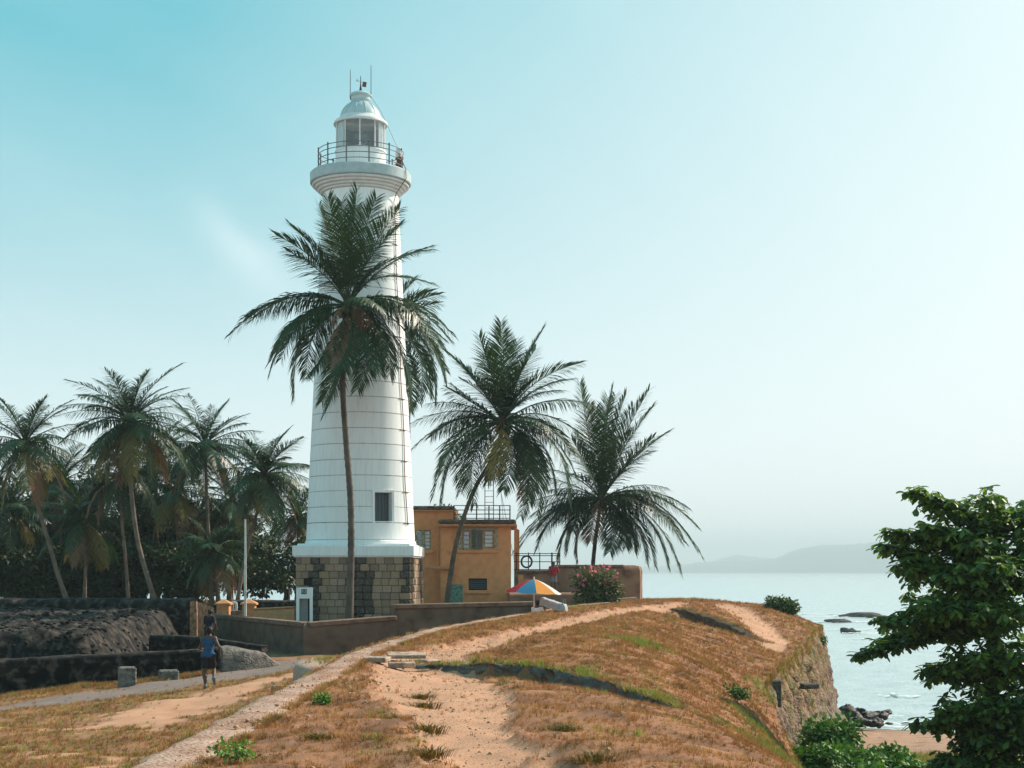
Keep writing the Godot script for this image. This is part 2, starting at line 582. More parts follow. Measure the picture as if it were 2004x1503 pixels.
func grid_split(cols: int, rows: int, pos: PackedVector3Array, color: PackedColorArray, pick: PackedByteArray) -> Array:
	# one sheet of cols x rows points, cut into meshes by pick (0 or 1) per cell, with the normals of the whole
	var all := MB.new()
	all.v = pos
	var parts := [PackedInt32Array(), PackedInt32Array()]
	for j in rows - 1:
		for i in cols - 1:
			var a := j * cols + i
			var b := a + 1
			var e := a + cols
			var f := e + 1
			var t := PackedInt32Array([a, f, b, a, e, f])
			parts[pick[a]].append_array(t)
			all.ix.append_array(t)
	var n := all.normals()
	var out := []
	for k in 2:
		var ids: PackedInt32Array = parts[k]
		var remap := {}
		var v := PackedVector3Array()
		var nn := PackedVector3Array()
		var c := PackedColorArray()
		var ix := PackedInt32Array()
		for q in ids:
			if not remap.has(q):
				remap[q] = v.size()
				v.append(pos[q])
				nn.append(n[q])
				c.append(color[q])
			ix.append(remap[q])
		if v.size() == 0:
			out.append(null)
			continue
		var arr := []
		arr.resize(Mesh.ARRAY_MAX)
		arr[Mesh.ARRAY_VERTEX] = v
		arr[Mesh.ARRAY_NORMAL] = nn
		arr[Mesh.ARRAY_COLOR] = c
		arr[Mesh.ARRAY_INDEX] = ix
		var m := ArrayMesh.new()
		m.add_surface_from_arrays(Mesh.PRIMITIVE_TRIANGLES, arr)
		out.append(m)
	return out


func row_list(from: float, to: float, ratio: float, least: float) -> PackedFloat32Array:
	var o := PackedFloat32Array()
	var d := from
	while d < to:
		o.append(d)
		d += maxf(least, d * ratio)
	o.append(to)
	return o


func rampart() -> void:
	var ds := row_list(-8.0, 99.0, 0.0055, 0.09)
	var cols := 150
	var pos := PackedVector3Array()
	var col := PackedColorArray()
	var pick := PackedByteArray()
	for d in ds:
		var x0 := kerb_x(d) + 0.25
		var x1 := edge_x(d)
		for i in cols:
			var x := lerpf(x0, x1, i / float(cols - 1))
			var pm := path_mask(x, d)
			pos.append(Vector3(x, rampart_y(x, d), -d))
			col.append(ground_color(pm, x, d, green_at(x, d)))
			pick.append(1 if pm > 0.5 else 0)
	var m := grid_split(cols, ds.size(), pos, col, pick)
	struct("rampart_ground", m[0], M.ground, "dry grassy top and bank of the old rampart")
	struct("dirt_path", m[1], M.ground, "bare reddish dirt path worn along the rampart")
	# dark stone faces of the eroded steps
	for q in 3:
		var line: Array = SCARPS[q][0]
		var fb := MB.new()
		var cnt := 0
		for i in line.size() - 1:
			var a := Vector3(line[i][0], line[i][2], line[i][1])
			var b := Vector3(line[i + 1][0], line[i + 1][2], line[i + 1][1])
			var n := 10
			for k in n + (1 if i == line.size() - 2 else 0):
				var mq := a.lerp(b, k / float(n))
				var tn := Vector2(b.x - a.x, b.z - a.z).normalized()
				var side2 := Vector2(tn.y, -tn.x)  # to the low side
				if to_line(line, mq.x + side2.x * 0.1, mq.z + side2.y * 0.1).z > 0.0:
					side2 = -side2
				var top := rampart_y(mq.x - side2.x * 0.12, mq.z - side2.y * 0.12) - 0.005
				for r in 6:
					var f := r / 5.0
					var w := 0.02 + 0.10 * f + nz2.get_noise_2d(cnt * 14.0, r * 22.0 + q * 70.0) * 0.2 * minf(1.0, mq.y * 4.0)
					if r == 0:
						w = -0.14
					elif q > 0:
						w += 0.22
					fb.p(Vector3(mq.x + side2.x * w, top + 0.012 - mq.y * 1.05 * maxf(0.0, f - 0.2) / 0.8, -(mq.z + side2.y * w)))
				if cnt:
					var c0 := fb.v.size() - 12
					for r in 5:
						fb.q(c0 + r, c0 + r + 1, c0 + 6 + r + 1, c0 + 6 + r)
				cnt += 1
		tag(obj("stone_step", fb.mesh(), M.gutter_stone if q == 0 else M.earth_face), ["long dark stone edge of the gutter crossing the slope", "upper dark broken edge in the far hilltop", "lower dark broken edge in the far hilltop"][q], "stone edge")
	# kerb: rounded coping of worn concrete along the inner edge
	var cd := row_list(-8.0, 99.0, 0.008, 0.2)
	var mb := MB.new()
	var prof := [Vector2(-0.42, -2.4), Vector2(-0.42, -0.10), Vector2(-0.36, -0.01), Vector2(-0.2, 0.03), Vector2(0.05, 0.03), Vector2(0.24, 0.0), Vector2(0.34, -0.12)]
	var np := prof.size()
	for j in cd.size():
		var d := cd[j]
		var tx := kerb_x(d + 0.5) - kerb_x(d - 0.5)
		var side := Vector3(1, 0, tx).normalized()
		var thin := lerpf(1.0, 1.25, smoothstep(35.0, 60.0, d))
		for i in np:
			var w: Vector2 = prof[i]
			var r := nz2.get_noise_2d(d * 30.0, i * 40.0) * 0.035 + nz.get_noise_2d(d * 14.0, i * 9.0 if i < 4 else i * 9.0 + 200.0) * 0.06
			var cn := nz.get_noise_2d(d * 22.0, i * 25.0)
			mb.col = Color(1, 1, 1).lerp(Color(0.62, 0.47, 0.36), clampf(0.35 + cn * 1.6, 0.0, 1.0))
			mb.p(Vector3(kerb_x(d), rampart_base(kerb_x(d), d), -d) + side * (w.x * thin + r) + Vector3(0, w.y + r * 0.6, 0))
		if j:
			for i in np - 1:
				var a := (j - 1) * np + i
				mb.q(a, a + 1, a + np + 1, a + np)
	tag(obj("kerb_wall", mb.mesh(), M.kerb_concrete), "worn pinkish concrete kerb along the rampart's inner edge", "kerb", "", "")


func foot_y(d: float) -> float:
	return along([[-8.0, 4.6], [13.0, 4.3], [26.0, 3.8], [31.0, 3.75], [38.0, 3.5], [45.0, 3.3], [57.0, 2.6], [70.0, 1.9], [82.0, 1.3], [90.0, 0.9], [99.0, 0.3]], d)


func cliff() -> void:
	# the outer face from the rampart's edge down to the beach, battered and scored by rain
	var line := []  # (edge point, outward normal)
	for d in row_list(37.5, 95.0, 0.0045, 0.2):
		var x := edge_x(d)
		var t := Vector2(edge_x(d + 0.6) - edge_x(d - 0.6), 1.2).normalized()
		line.append([x, d, Vector2(t.y, -t.x)])
	var e: Array = line[-1]
	for k in 14:  # round the far corner
		var a := (k + 1) / 14.0
		line.append([lerpf(e[0], 9.0, a * a), 95.0 + 5.0 * sin(a * PI / 2), Vector2(1.0 - a, 0.3 + a).normalized()])
	var rows := 34
	var mb := MB.new()
	for j in line.size():
		var k: Array = line[j]
		var x: float = k[0]
		var d: float = k[1]
		var n: Vector2 = k[2]
		var top := rampart_y(minf(x, edge_x(minf(d, 99.0))), minf(d, 99.0))
		var low := minf(foot_y(minf(d, 99.0)), top) - 0.5
		for i in rows:
			var f := i / float(rows - 1)
			var y := lerpf(top, low, f)
			var out := (top - y) * 0.17 + 0.9 * smoothstep(0.72, 1.0, f)
			var streak := nz2.get_noise_2d(d * 55.0 + x * 20.0, y * 7.0) * 0.24 + nz.get_noise_2d(d * 22.0, y * 16.0) * 0.3
			var ledge := nz2.get_noise_2d(d * 4.0, y * 60.0) * 0.2 * smoothstep(0.35, 0.7, f)
			out += (streak + ledge) * smoothstep(0.0, 0.14, f)
			var s := nz2.get_noise_2d(d * 40.0, y * 6.0 + 40.0)
			var s2 := nz.get_noise_2d(d * 12.0 + 20.0, y * 12.0)
			var c := Color(0.36, 0.225, 0.165).lerp(Color(0.19, 0.13, 0.10), clampf(0.45 + s * 1.3, 0, 1))
			c = c.lerp(Color(0.30, 0.25, 0.21), smoothstep(0.45, 0.85, f + s2 * 0.5) * 0.75)
			c = c.lerp(Color(0.30, 0.19, 0.095), 1.0 - smoothstep(0.08, 0.5, f + s * 0.5))
			c = c.lerp(Color(0.15, 0.16, 0.055), smoothstep(0.12, 0.42, s2) * 0.75)
			mb.col = c
			mb.p(Vector3(x + n.x * out, y, -(d + n.y * out)))
		if j:
			for i in rows - 1:
				var a := (j - 1) * rows + i
				mb.q(a, a + 1, a + rows + 1, a + rows)
	struct("cliff", mb.mesh(), M.cliff, "rain-scored reddish outer face of the rampart above the beach")


func low_y(x: float, d: float) -> float:
	var q := d + 0.75 * (x - 20.0) * smoothstep(60.0, 90.0, d)
	var y := along([[-10.0, 4.3], [20.0, 4.1], [36.0, 3.7], [45.0, 3.3], [60.0, 2.4], [75.0, 1.45], [85.0, 0.85], [93.0, 0.36], [100.0, 0.0], [106.0, -0.35], [125.0, -1.5]], q)
	return y + nz.get_noise_2d(x * 6.0, d * 6.0) * 0.16 * clampf(y * 0.5, 0.1, 1.0) + nz2.get_noise_2d(x * 30.0, d * 30.0) * 0.03


func beach() -> void:
	var ds := row_list(-10.0, 125.0, 0.008, 0.35)
	var cols := 110
	var pos := PackedVector3Array()
	var col := PackedColorArray()
	var pick := PackedByteArray()
	for d in ds:
		var x0 := edge_x(clampf(d, -8.0, 99.0)) - 1.2 if d > 34.0 else 7.0
		for i in cols:
			var f := i / float(cols - 1)
			var x := x0 + f * f * 42.0 + f * 8.0
			var y := low_y(x, d)
			pos.append(Vector3(x, y, -d))
			var n := nz.get_noise_2d(x * 12.0, d * 12.0)
			var sand := Color(0.47, 0.285, 0.19) * (1.0 + 0.25 * n)
			sand = sand.lerp(Color(0.15, 0.10, 0.075), smoothstep(0.32, 0.45, nz2.get_noise_2d(x * 10.0, d * 10.0)) * 0.7)
			sand = sand.lerp(Color(0.22, 0.145, 0.105), 1.0 - smoothstep(0.0, 0.22, y))
			var veg := smoothstep(1.6, 2.3, y + n * 0.4)
			var c := sand.lerp(Color(0.10, 0.11, 0.035), veg * 0.8)
			c.a = 1.0
			col.append(c)
			pick.append(0)
	struct("beach", grid_split(cols, ds.size(), pos, col, pick)[0], M.far_ground, "strip of sand and scrub below the rampart")


# ---- the lower ground on the left and the yard behind the wall
const WALL_LINE := [[-15.0, 76.6], [-8.58, 64.0], [-5.1, 66.0], [0.9, 69.0]]

func wall_d(x: float) -> float:
	for i in WALL_LINE.size() - 1:
		if x <= WALL_LINE[i + 1][0]:
			return lerpf(WALL_LINE[i][1], WALL_LINE[i + 1][1], clampf((x - WALL_LINE[i][0]) / (WALL_LINE[i + 1][0] - WALL_LINE[i][0]), 0.0, 1.0))
	return 69.0


const LANE := [[-24.0, 36.0, 2.2], [-14.3, 42.2, 2.2], [-11.0, 45.5, 2.1], [-7.5, 50.8, 1.9], [-7.2, 60.0, 1.4]]
const TRACK := [[-9.2, 33.5, 0.4], [-8.4, 37.0, 1.3], [-7.4, 41.5, 0.9], [-6.3, 45.0, 0.5]]

func lower_y(x: float, d: float) -> float:
	var y := 6.5 + 0.1 * clampf(x + 11.0, -9.0, 5.0) * smoothstep(30.0, 45.0, d) * (1.0 - smoothstep(52.0, 62.0, d))
	y += 0.55 * smoothstep(4.2, 0.4, kerb_x(minf(d, 99.0)) - x) * smoothstep(44.0, 30.0, d)
	y += smoothstep(30.0, 10.0, d) * 0.7
	y += nz.get_noise_2d(x * 7.0, d * 7.0) * 0.10 + nz2.get_noise_2d(x * 40.0, d * 40.0) * 0.02
	return y


func lane_mask(x: float, d: float) -> float:
	var w := nz.get_noise_2d(x * 20.0 + 9.0, d * 14.0) * 0.35 + nz2.get_noise_2d(x * 50.0, d * 40.0) * 0.25
	var r := to_line(LANE, x, d)
	return 1.0 - smoothstep(-0.1, 0.1, r.x - r.y + w * 0.5)


func track_mask(x: float, d: float) -> float:
	var w := nz.get_noise_2d(x * 16.0 + 90.0, d * 9.0) * 0.9 + nz2.get_noise_2d(x * 40.0, d * 26.0) * 0.5
	var r := to_line(TRACK, x, d)
	var bare := smoothstep(0.26, 0.5, nz.get_noise_2d(x * 13.0 + 40.0, d * 7.0 + 30.0)) * smoothstep(40.0, 34.0, d)
	return maxf(1.0 - smoothstep(-0.15, 0.15, r.x - r.y + w), bare)


func lower_ground() -> void:
	var ds := row_list(6.0, 78.0, 0.006, 0.12)
	var cols := 150
	var pos := PackedVector3Array()
	var col := PackedColorArray()
	var pick := PackedByteArray()
	for d in ds:
		var x1 := minf(kerb_x(d) - 0.2, 0.5)
		for i in cols:
			var f := i / float(cols - 1)
			var x := x1 - f * 16.0 - f * f * 40.0
			var y := lower_y(x, d)
			pos.append(Vector3(x, y, -d))
			var lm := lane_mask(x, d)
			var tm := track_mask(x, d)
			var c := ground_color(tm, x, d, 0.10 + smoothstep(0.0, 0.4, nz.get_noise_2d(x * 9.0 + 30.0, d * 9.0)) * 0.3)
			var grey_lane := Color(0.25, 0.185, 0.16) * (1.0 + 0.25 * nz2.get_noise_2d(x * 30.0, d * 30.0))
			c = c.lerp(grey_lane, lm)
			c.a = 1.0
			col.append(c)
			pick.append(1 if lm > 0.5 else 0)
	# points run from right to left, so turn each row
	var p2 := PackedVector3Array()
	var c2 := PackedColorArray()
	var k2 := PackedByteArray()
	for j in ds.size():
		for i in cols:
			var s := j * cols + cols - 1 - i
			p2.append(pos[s])
			c2.append(col[s])
			k2.append(pick[maxi(s - 1, 0)])
	var m := grid_split(cols, ds.size(), p2, c2, k2)
	struct("lower_ground", m[0], M.ground, "dry grass and bare earth below the rampart")
	struct("footpath", m[1], M.ground, "greyish footpath along the dark wall")
	# yard behind the walls
	var mb := MB.new()
	var n := 60
	for j in n + 1:
		for i in n + 1:
			var x := lerpf(-80.0, 8.5, i / float(n))
			var d := lerpf(62.0, 134.0, j / float(n))
			var y := 7.2 + smoothstep(84.0, 100.0, d) * 0.6
			if x < -16.5:
				y = 7.6
			if d < wall_d(x) + 0.9 and x > -15.5:
				y = 5.5
			if d < 72.0 and x <= -15.5:
				y = 5.5
			if x > 1.5 and d > 80.0:
				y = lerpf(y, 8.0, 0.9)
			if x > 0.0 and d < 79.0:
				y = minf(y, 7.2)
			if d > 130.0 or x > 8.0:
				y = -2.0
			y += nz.get_noise_2d(x * 5.0, d * 5.0) * 0.1
			mb.col = Color(0.19, 0.14, 0.075) * (1.0 + 0.4 * nz.get_noise_2d(x * 9.0, d * 9.0))
			mb.col.a = 1.0
			mb.p(Vector3(x, y, -d))
	for j in n:
		for i in n:
			var a := j * (n + 1) + i
			mb.q(a, a + 1, a + n + 2, a + n + 1)
	struct("yard_ground", mb.mesh(), M.far_ground, "earth of the lighthouse yard")


func wave(x: float, d: float) -> float:
	var near := 1.0 - smoothstep(250.0, 900.0, d)
	return near * (nz.get_noise_2d(x * 3.0, d * 6.5) * 0.20 + nz2.get_noise_2d(x * 5.0 + 40.0, d * 11.0) * 0.10)


func sea() -> void:
	var ds := row_list(70.0, 12500.0, 0.0085, 0.7)
	var cols := 420
	var mb := MB.new()
	for d in ds:
		for i in cols:
			var f := i / float(cols - 1) * 2.0 - 1.0
			var x := (f * 0.45 + f * f * f * 0.75) * d + 0.12 * d
			mb.v.append(Vector3(x, wave(x, d) + 0.02, -d))
			mb.c.append(Color.WHITE)
	for j in ds.size() - 1:
		for i in cols - 1:
			var a := j * cols + i
			mb.q(a, a + 1, a + cols + 1, a + cols)
	struct("sea", mb.mesh(), M.sea, "pale hazy sea out to the horizon")
	# foam where waves break at the rocks and the sand
	var fm := MB.new()
	for k in [[23.6, 100.5, 7.0, 0.6, -0.1], [25.5, 97.5, 6.0, 0.45, -0.35], [22.5, 104.0, 9.0, 0.5, 0.0], [62.0, 300.0, 26.0, 1.6, 0.0], [60.0, 262.0, 14.0, 1.3, 0.05], [76.0, 336.0, 30.0, 1.4, 0.0], [57.0, 246.0, 10.0, 1.2, 0.1], [52.0, 224.0, 6.0, 0.9, 0.0], [31.0, 122.0, 4.0, 0.5, -0.1], [70.0, 355.0, 20.0, 1.2, 0.0]]:
		var n := 60
		var b := fm.v.size()
		for i in n + 1:
			var s := i / float(n) - 0.5
			var x: float = k[0] + s * k[2]
			var d: float = k[1] + s * k[2] * k[4] + nz.get_noise_2d(x * 14.0, k[1]) * 2.4 * k[3]
			var w: float = k[3] * maxf(0.04, (1.0 - 4.0 * s * s) * (0.35 + 1.1 * maxf(0.0, nz2.get_noise_2d(x * 25.0, k[1] * 3.0) + 0.25)))
			var y := maxf(wave(x, d), 0.0) + 0.10
			fm.p(Vector3(x, y, -(d - w)))
			fm.p(Vector3(x, y + 0.03, -(d + w)))
		for i in n:
			var a := b + 2 * i
			fm.q(a, a + 2, a + 3, a + 1)
	tag(obj("sea_foam", fm.mesh(), M.foam), "white foam of small waves at the rocks and the shore", "", "", "stuff")


func headlands() -> void:
	for h in [[9000.0, [[1330, 1113], [1365, 1101], [1420, 1099], [1470, 1097], [1500, 1096], [1530, 1088], [1548, 1080], [1570, 1073], [1600, 1066], [1640, 1066], [1680, 1064], [1720, 1061], [1800, 1056], [1900, 1052], [2010, 1050], [2150, 1056], [2350, 1090]], "wooded headland far across the bay, faded by haze"], [11000.0, [[1180, 1118], [1230, 1112], [1300, 1107], [1380, 1102], [1440, 1086], [1500, 1092], [1560, 1100]], "lowest far-off tongue of land beyond the wooded headland"]]:
		var mb := MB.new()
		var n := 160
		var pts: Array = h[1]
		var dd: float = h[0]
		for i in n + 1:
			var px := lerpf(pts[0][0], pts[-1][0], i / float(n))
			var py := along(pts, px) + nz2.get_noise_2d(px * 6.0, dd) * 3.0
			var top := P(px, py, dd + 300.0)
			var bot := P(px, 1118, dd)
			bot.y = -1.0
			mb.p(bot)
			mb.p(bot.lerp(top, 0.5) + Vector3(0, (top.y + 1.0) * 0.2, 0))
			mb.p(top)
			mb.p(Vector3(top.x, -1.0, top.z - 400.0))
			if i:
				var a := mb.v.size() - 8
				for k in 3:
					mb.q(a + k, a + 4 + k, a + 5 + k, a + 1 + k)
		struct("headland", mb.mesh(), M.headland, h[2])

# ---------------------------------------------------------------- lighthouse
const TOWER := Vector3(-7.7, 0, -78.0)

func around(alpha_deg: float) -> Vector3:  # 0 faces the camera, positive to the right as seen
	var a := deg_to_rad(alpha_deg)
	var f := Vector3(7.7, 0, 78.0).normalized()
	var r := Vector3(f.z, 0, -f.x)
	return f * cos(a) + r * sin(a)


func tower_r(y: float) -> float:
	return lerpf(2.756, 1.91, clampf((y - 11.56) / 17.5, 0.0, 1.0))


func lighthouse() -> void:
	var t := thing("lighthouse", "tall white round lighthouse with domed lantern on a square stone base", "lighthouse", TOWER)
	var o := Vector3.ZERO
	# tower built of courses with recessed joints; the window takes two courses
	var ys := [11.56, 12.4]
	while ys[-1] < 28.6:
		ys.append(ys[-1] + 0.78)
	ys[-1] = 29.12
	var win_lo := 12.47
	var win_hi := 13.9
	for k in ys.size() - 1:
		var y0: float = ys[k]
		var y1: float = ys[k + 1]
		var mb := MB.new()
		var cut := k == 1 or k == 2
		var prof := [Vector2(tower_r(y0) - 0.05, y0 + 0.015), Vector2(tower_r(y0) - 0.006, y0 + 0.018), Vector2(tower_r(y0), y0 + 0.03), Vector2(tower_r(y1), y1 - 0.012), Vector2(tower_r(y1) - 0.05, y1 - 0.008)]
		if cut:
			prof = []
			for yy in [y0, y0 + 0.02, y0 + 0.034, (win_lo if k == 1 else win_hi), y1 - 0.014, y1]:
				prof.append(Vector2(tower_r(yy) - (0.02 if yy < y0 + 0.025 or yy > y1 - 0.01 else 0.0), yy))
		for i in prof.size() - 1:
			var a: Vector2 = prof[i]
			var b: Vector2 = prof[i + 1]
			var mid := (a.y + b.y) * 0.5
			var base := mb.v.size()
			for s in 73:
				var n := around(s * 5.0)
				mb.p(n * a.x + Vector3(0, a.y, 0))
				mb.p(n * b.x + Vector3(0, b.y, 0))
			for s in 72:
				if cut and s >= 3 and s < 7 and mid > win_lo and mid < win_hi:
					continue
				mb.q(base + 2 * s, base + 2 * s + 2, base + 2 * s + 3, base + 2 * s + 1)
		obj("course_ring", mb.mesh(), M.white_paint, t)
	for k in range(1, ys.size() - 1):
		var mb := MB.new()
		var r := tower_r(ys[k]) - 0.018
		var p0 := around(0.0)
		var base := 0
		for s in 73:
			if k == 2 and s > 3 and s < 7:
				pass
			var n := around(s * 5.0)
			mb.p(n * r + Vector3(0, ys[k] - 0.02, 0))
			mb.p(n * r + Vector3(0, ys[k] + 0.025, 0))
		for s in 72:
			if k == 2 and s >= 3 and s < 7:
				continue
			mb.q(2 * s, 2 * s + 2, 2 * s + 3, 2 * s + 1)
		obj("seam", mb.mesh(), M.seam, t)
	# window: deep white reveal, dark barred glazing
	var wn := around(25.0)
	var wr := Vector3(wn.z, 0, -wn.x)
	var wf := Transform3D(Basis(wr, Vector3.UP, wn), Vector3.ZERO)
	var rv := MB.new()
	var e := 2.73 * sin(deg_to_rad(10.0))
	var zf := 2.74 * cos(deg_to_rad(10.0)) - 0.03
	for bxs in [[-e - 0.12, win_lo - 0.12, e + 0.12, win_lo], [-e - 0.12, win_hi, e + 0.12, win_hi + 0.12], [-e - 0.12, win_lo, -e, win_hi], [e, win_lo, e + 0.12, win_hi]]:
		rv.box(wf * Transform3D(Basis(), Vector3((bxs[0] + bxs[2]) / 2, (bxs[1] + bxs[3]) / 2, zf - 0.24)), Vector3(bxs[2] - bxs[0], bxs[3] - bxs[1], 0.46))
	var wd := obj("window", rv.mesh(false), M.white_paint, t)
	var gl := MB.new()
	gl.box(wf * Transform3D(Basis(), Vector3(0, (win_lo + win_hi) / 2, zf - 0.44)), Vector3(e * 2, win_hi - win_lo, 0.04))
	obj("pane", gl.mesh(false), M.lantern_dark, wd)
	for k in 4:
		var br := MB.new()
		br.box(wf * Transform3D(Basis(), Vector3(-e + (k + 1) * e * 2 / 5.0, (win_lo + win_hi) / 2, zf - 0.39)), Vector3(0.03, win_hi - win_lo, 0.04))
		obj("bar", br.mesh(false), M.rail_metal, wd)
	for k in 6:
		var br := MB.new()
		br.box(wf * Transform3D(Basis(), Vector3(0, win_lo + (k + 1) * (win_hi - win_lo) / 7.0, zf - 0.385)), Vector3(e * 2, 0.025, 0.035))
		obj("bar", br.mesh(false), M.rail_metal, wd)
	# gallery: corbel rings, slab
	var cb := [[1.93, 29.12, 29.24], [2.06, 29.24, 29.37], [2.2, 29.37, 29.5], [2.34, 29.5, 29.63]]
	for c in cb:
		var mb := MB.new()
		mb.lathe(o, [Vector2(c[0] - 0.12, c[1]), Vector2(c[0] + 0.06, c[1]), Vector2(c[0] + 0.11, c[1] + 0.03), Vector2(c[0] + 0.12, c[1] + 0.07), Vector2(c[0] + 0.1, c[2])], 72)
		obj("corbel_ring", mb.mesh(), M.white_trim, t)
	var sl := MB.new()
	sl.lathe(o, [Vector2(2.3, 29.63), Vector2(2.52, 29.64), Vector2(2.56, 29.68), Vector2(2.56, 30.14), Vector2(2.5, 30.2), Vector2(1.0, 30.2)], 72)
	obj("gallery_slab", sl.mesh(), M.gallery_paint, t)
	# railing
	var R := 2.16
	for s in 12:
		var a := s * 30.0 + 11.0
		var p := around(a) * R
		var pm := MB.new()
		pm.rod(p + Vector3(0, 30.18, 0), p + Vector3(0, 31.32, 0), 0.035, 8)
		pm.ball(p + Vector3(0, 31.35, 0), Vector3.ONE * 0.05, 8, 5)
		obj("rail_post", pm.mesh(), M.rail_metal, t)
	for hgt in [0.3, 0.58, 0.86, 1.1]:
		var pts := PackedVector3Array()
		var rad := PackedFloat32Array()
		for s in 73:
			pts.append(around(s * 5.0) * R + Vector3(0, 30.2 + hgt, 0))
			rad.append(0.02)
		var rm := MB.new()
		rm.tube(pts, rad, 6, false)
		obj("rail", rm.mesh(), M.rail_metal, t)
	# lantern room
	var lw := MB.new()
	lw.lathe(o, [Vector2(1.32, 30.2), Vector2(1.32, 30.3), Vector2(1.27, 30.32), Vector2(1.27, 31.22), Vector2(1.31, 31.24), Vector2(1.31, 31.33), Vector2(1.2, 31.33), Vector2(0.2, 31.3)], 64)
	obj("lantern_wall", lw.mesh(), M.white_paint, t)
	for s in 10:
		var a0 := s * 36.0 - 2.0
		var gm := MB.new()
		for q in 3:
			var b0 := a0 + q * 12.0
			gm.quad(around(b0) * 1.235 + Vector3(0, 31.33, 0), around(b0 + 12) * 1.235 + Vector3(0, 31.33, 0), around(b0 + 12) * 1.235 + Vector3(0, 32.72, 0), around(b0) * 1.235 + Vector3(0, 32.72, 0))
		obj("lantern_pane", gm.mesh(), M.glass, t)
		var mm := MB.new()
		mm.rod(around(a0) * 1.26 + Vector3(0, 31.32, 0), around(a0) * 1.26 + Vector3(0, 32.74, 0), 0.035, 6)
		obj("mullion", mm.mesh(), M.white_trim, t)
	# curtain blinds behind the panes on the left and right, lamp in the middle
	for r in [[-105.0, -48.0], [52.0, 100.0]]:
		var cm := MB.new()
		var nseg := 16
		for q in nseg:
			var b0: float = lerpf(r[0], r[1], q / float(nseg))
			var b1: float = lerpf(r[0], r[1], (q + 1) / float(nseg))
			var r0 := 1.14 + 0.025 * (q % 2)
			var r1 := 1.14 + 0.025 * ((q + 1) % 2)
			cm.quad(around(b0) * r0 + Vector3(0, 31.34, 0), around(b1) * r1 + Vector3(0, 31.34, 0), around(b1) * r1 + Vector3(0, 32.7, 0), around(b0) * r0 + Vector3(0, 32.7, 0))
		obj("blind", cm.mesh(), M.dome_paint, t)
	var bk := MB.new()
	for q in 24:
		var b0 := lerpf(105.0, 255.0, q / 24.0)
		var b1 := lerpf(105.0, 255.0, (q + 1) / 24.0)
		bk.quad(around(b0) * 1.12 + Vector3(0, 31.72, 0), around(b1) * 1.12 + Vector3(0, 31.72, 0), around(b1) * 1.12 + Vector3(0, 32.7, 0), around(b0) * 1.12 + Vector3(0, 32.7, 0))
	obj("blind", bk.mesh(), M.lantern_dark, t)
	var lamp := MB.new()
	lamp.lathe(o, [Vector2(0.5, 31.3), Vector2(0.45, 31.5), Vector2(0.2, 31.52), Vector2(0.2, 31.75), Vector2(0.3, 31.78), Vector2(0.42, 31.95), Vector2(0.42, 32.1), Vector2(0.3, 32.28), Vector2(0.1, 32.33), Vector2(0.0, 32.33)], 24)
	obj("lamp_optic", lamp.mesh(), M.lantern_dark, t)
	# eave and dome
	var ev := MB.new()
	ev.lathe(o, [Vector2(1.1, 32.7), Vector2(1.36, 32.66), Vector2(1.38, 32.7), Vector2(1.36, 32.78), Vector2(1.3, 32.84), Vector2(1.12, 32.98), Vector2(1.06, 33.06)], 64)
	obj("eave", ev.mesh(), M.white_trim, t)
	var dm := MB.new()
	dm.lathe(o, [Vector2(1.05, 33.05), Vector2(1.03, 33.14), Vector2(0.97, 33.3), Vector2(0.86, 33.48), Vector2(0.72, 33.64), Vector2(0.58, 33.76), Vector2(0.48, 33.82)], 64, false)
	obj("dome", dm.mesh(), M.dome_paint, t)
	for s in 12:
		var pts := PackedVector3Array()
		var rad := PackedFloat32Array()
		for w in [Vector2(1.06, 33.06), Vector2(0.98, 33.3), Vector2(0.87, 33.49), Vector2(0.73, 33.65), Vector2(0.5, 33.82)]:
			pts.append(around(s * 30.0 + 15.0) * w.x + Vector3(0, w.y, 0))
			rad.append(0.018)
		var rb := MB.new()
		rb.tube(pts, rad, 5)
		obj("dome_rib", rb.mesh(), M.dome_paint, t)
	var vt := MB.new()
	vt.lathe(o, [Vector2(0.46, 33.8), Vector2(0.46, 33.9), Vector2(0.5, 33.93), Vector2(0.5, 34.12), Vector2(0.56, 34.15), Vector2(0.57, 34.22), Vector2(0.5, 34.28), Vector2(0.35, 34.36), Vector2(0.12, 34.41), Vector2(0.0, 34.42)], 40)
	obj("roof_vent", vt.mesh(), M.dome_paint, t)
	# vane and masts
	var vn := MB.new()
	vn.tube(PackedVector3Array([Vector3(0, 34.4, 0), Vector3(0, 34.62, 0), Vector3(0, 34.8, 0), Vector3(0, 35.2, 0)]), PackedFloat32Array([0.09, 0.045, 0.025, 0.015]), 8)
	var va := obj("weather_vane", vn.mesh(), M.black_iron, t)
	var vr := around(90.0)
	var vb := MB.new()
	vb.bar(vr * -0.2 + Vector3(0, 34.98, 0), vr * 0.12 + Vector3(0, 34.86, 0), 0.03, 0.03)
	vb.box(Transform3D(Basis(vr, Vector3.UP, vr.cross(Vector3.UP)), vr * -0.18 + Vector3(0, 34.97, 0)), Vector3(0.1, 0.11, 0.03))
	obj("vane_arrow", vb.mesh(false), M.white_trim, va)
	var vtail := MB.new()
	vtail.box(Transform3D(Basis(vr, Vector3.UP, vr.cross(Vector3.UP)).rotated(Vector3(0, 0, 1), -0.15), vr * 0.19 + Vector3(0, 34.78, 0)), Vector3(0.2, 0.26, 0.02))
	obj("vane_tail", vtail.mesh(false), M.rust_metal, va)
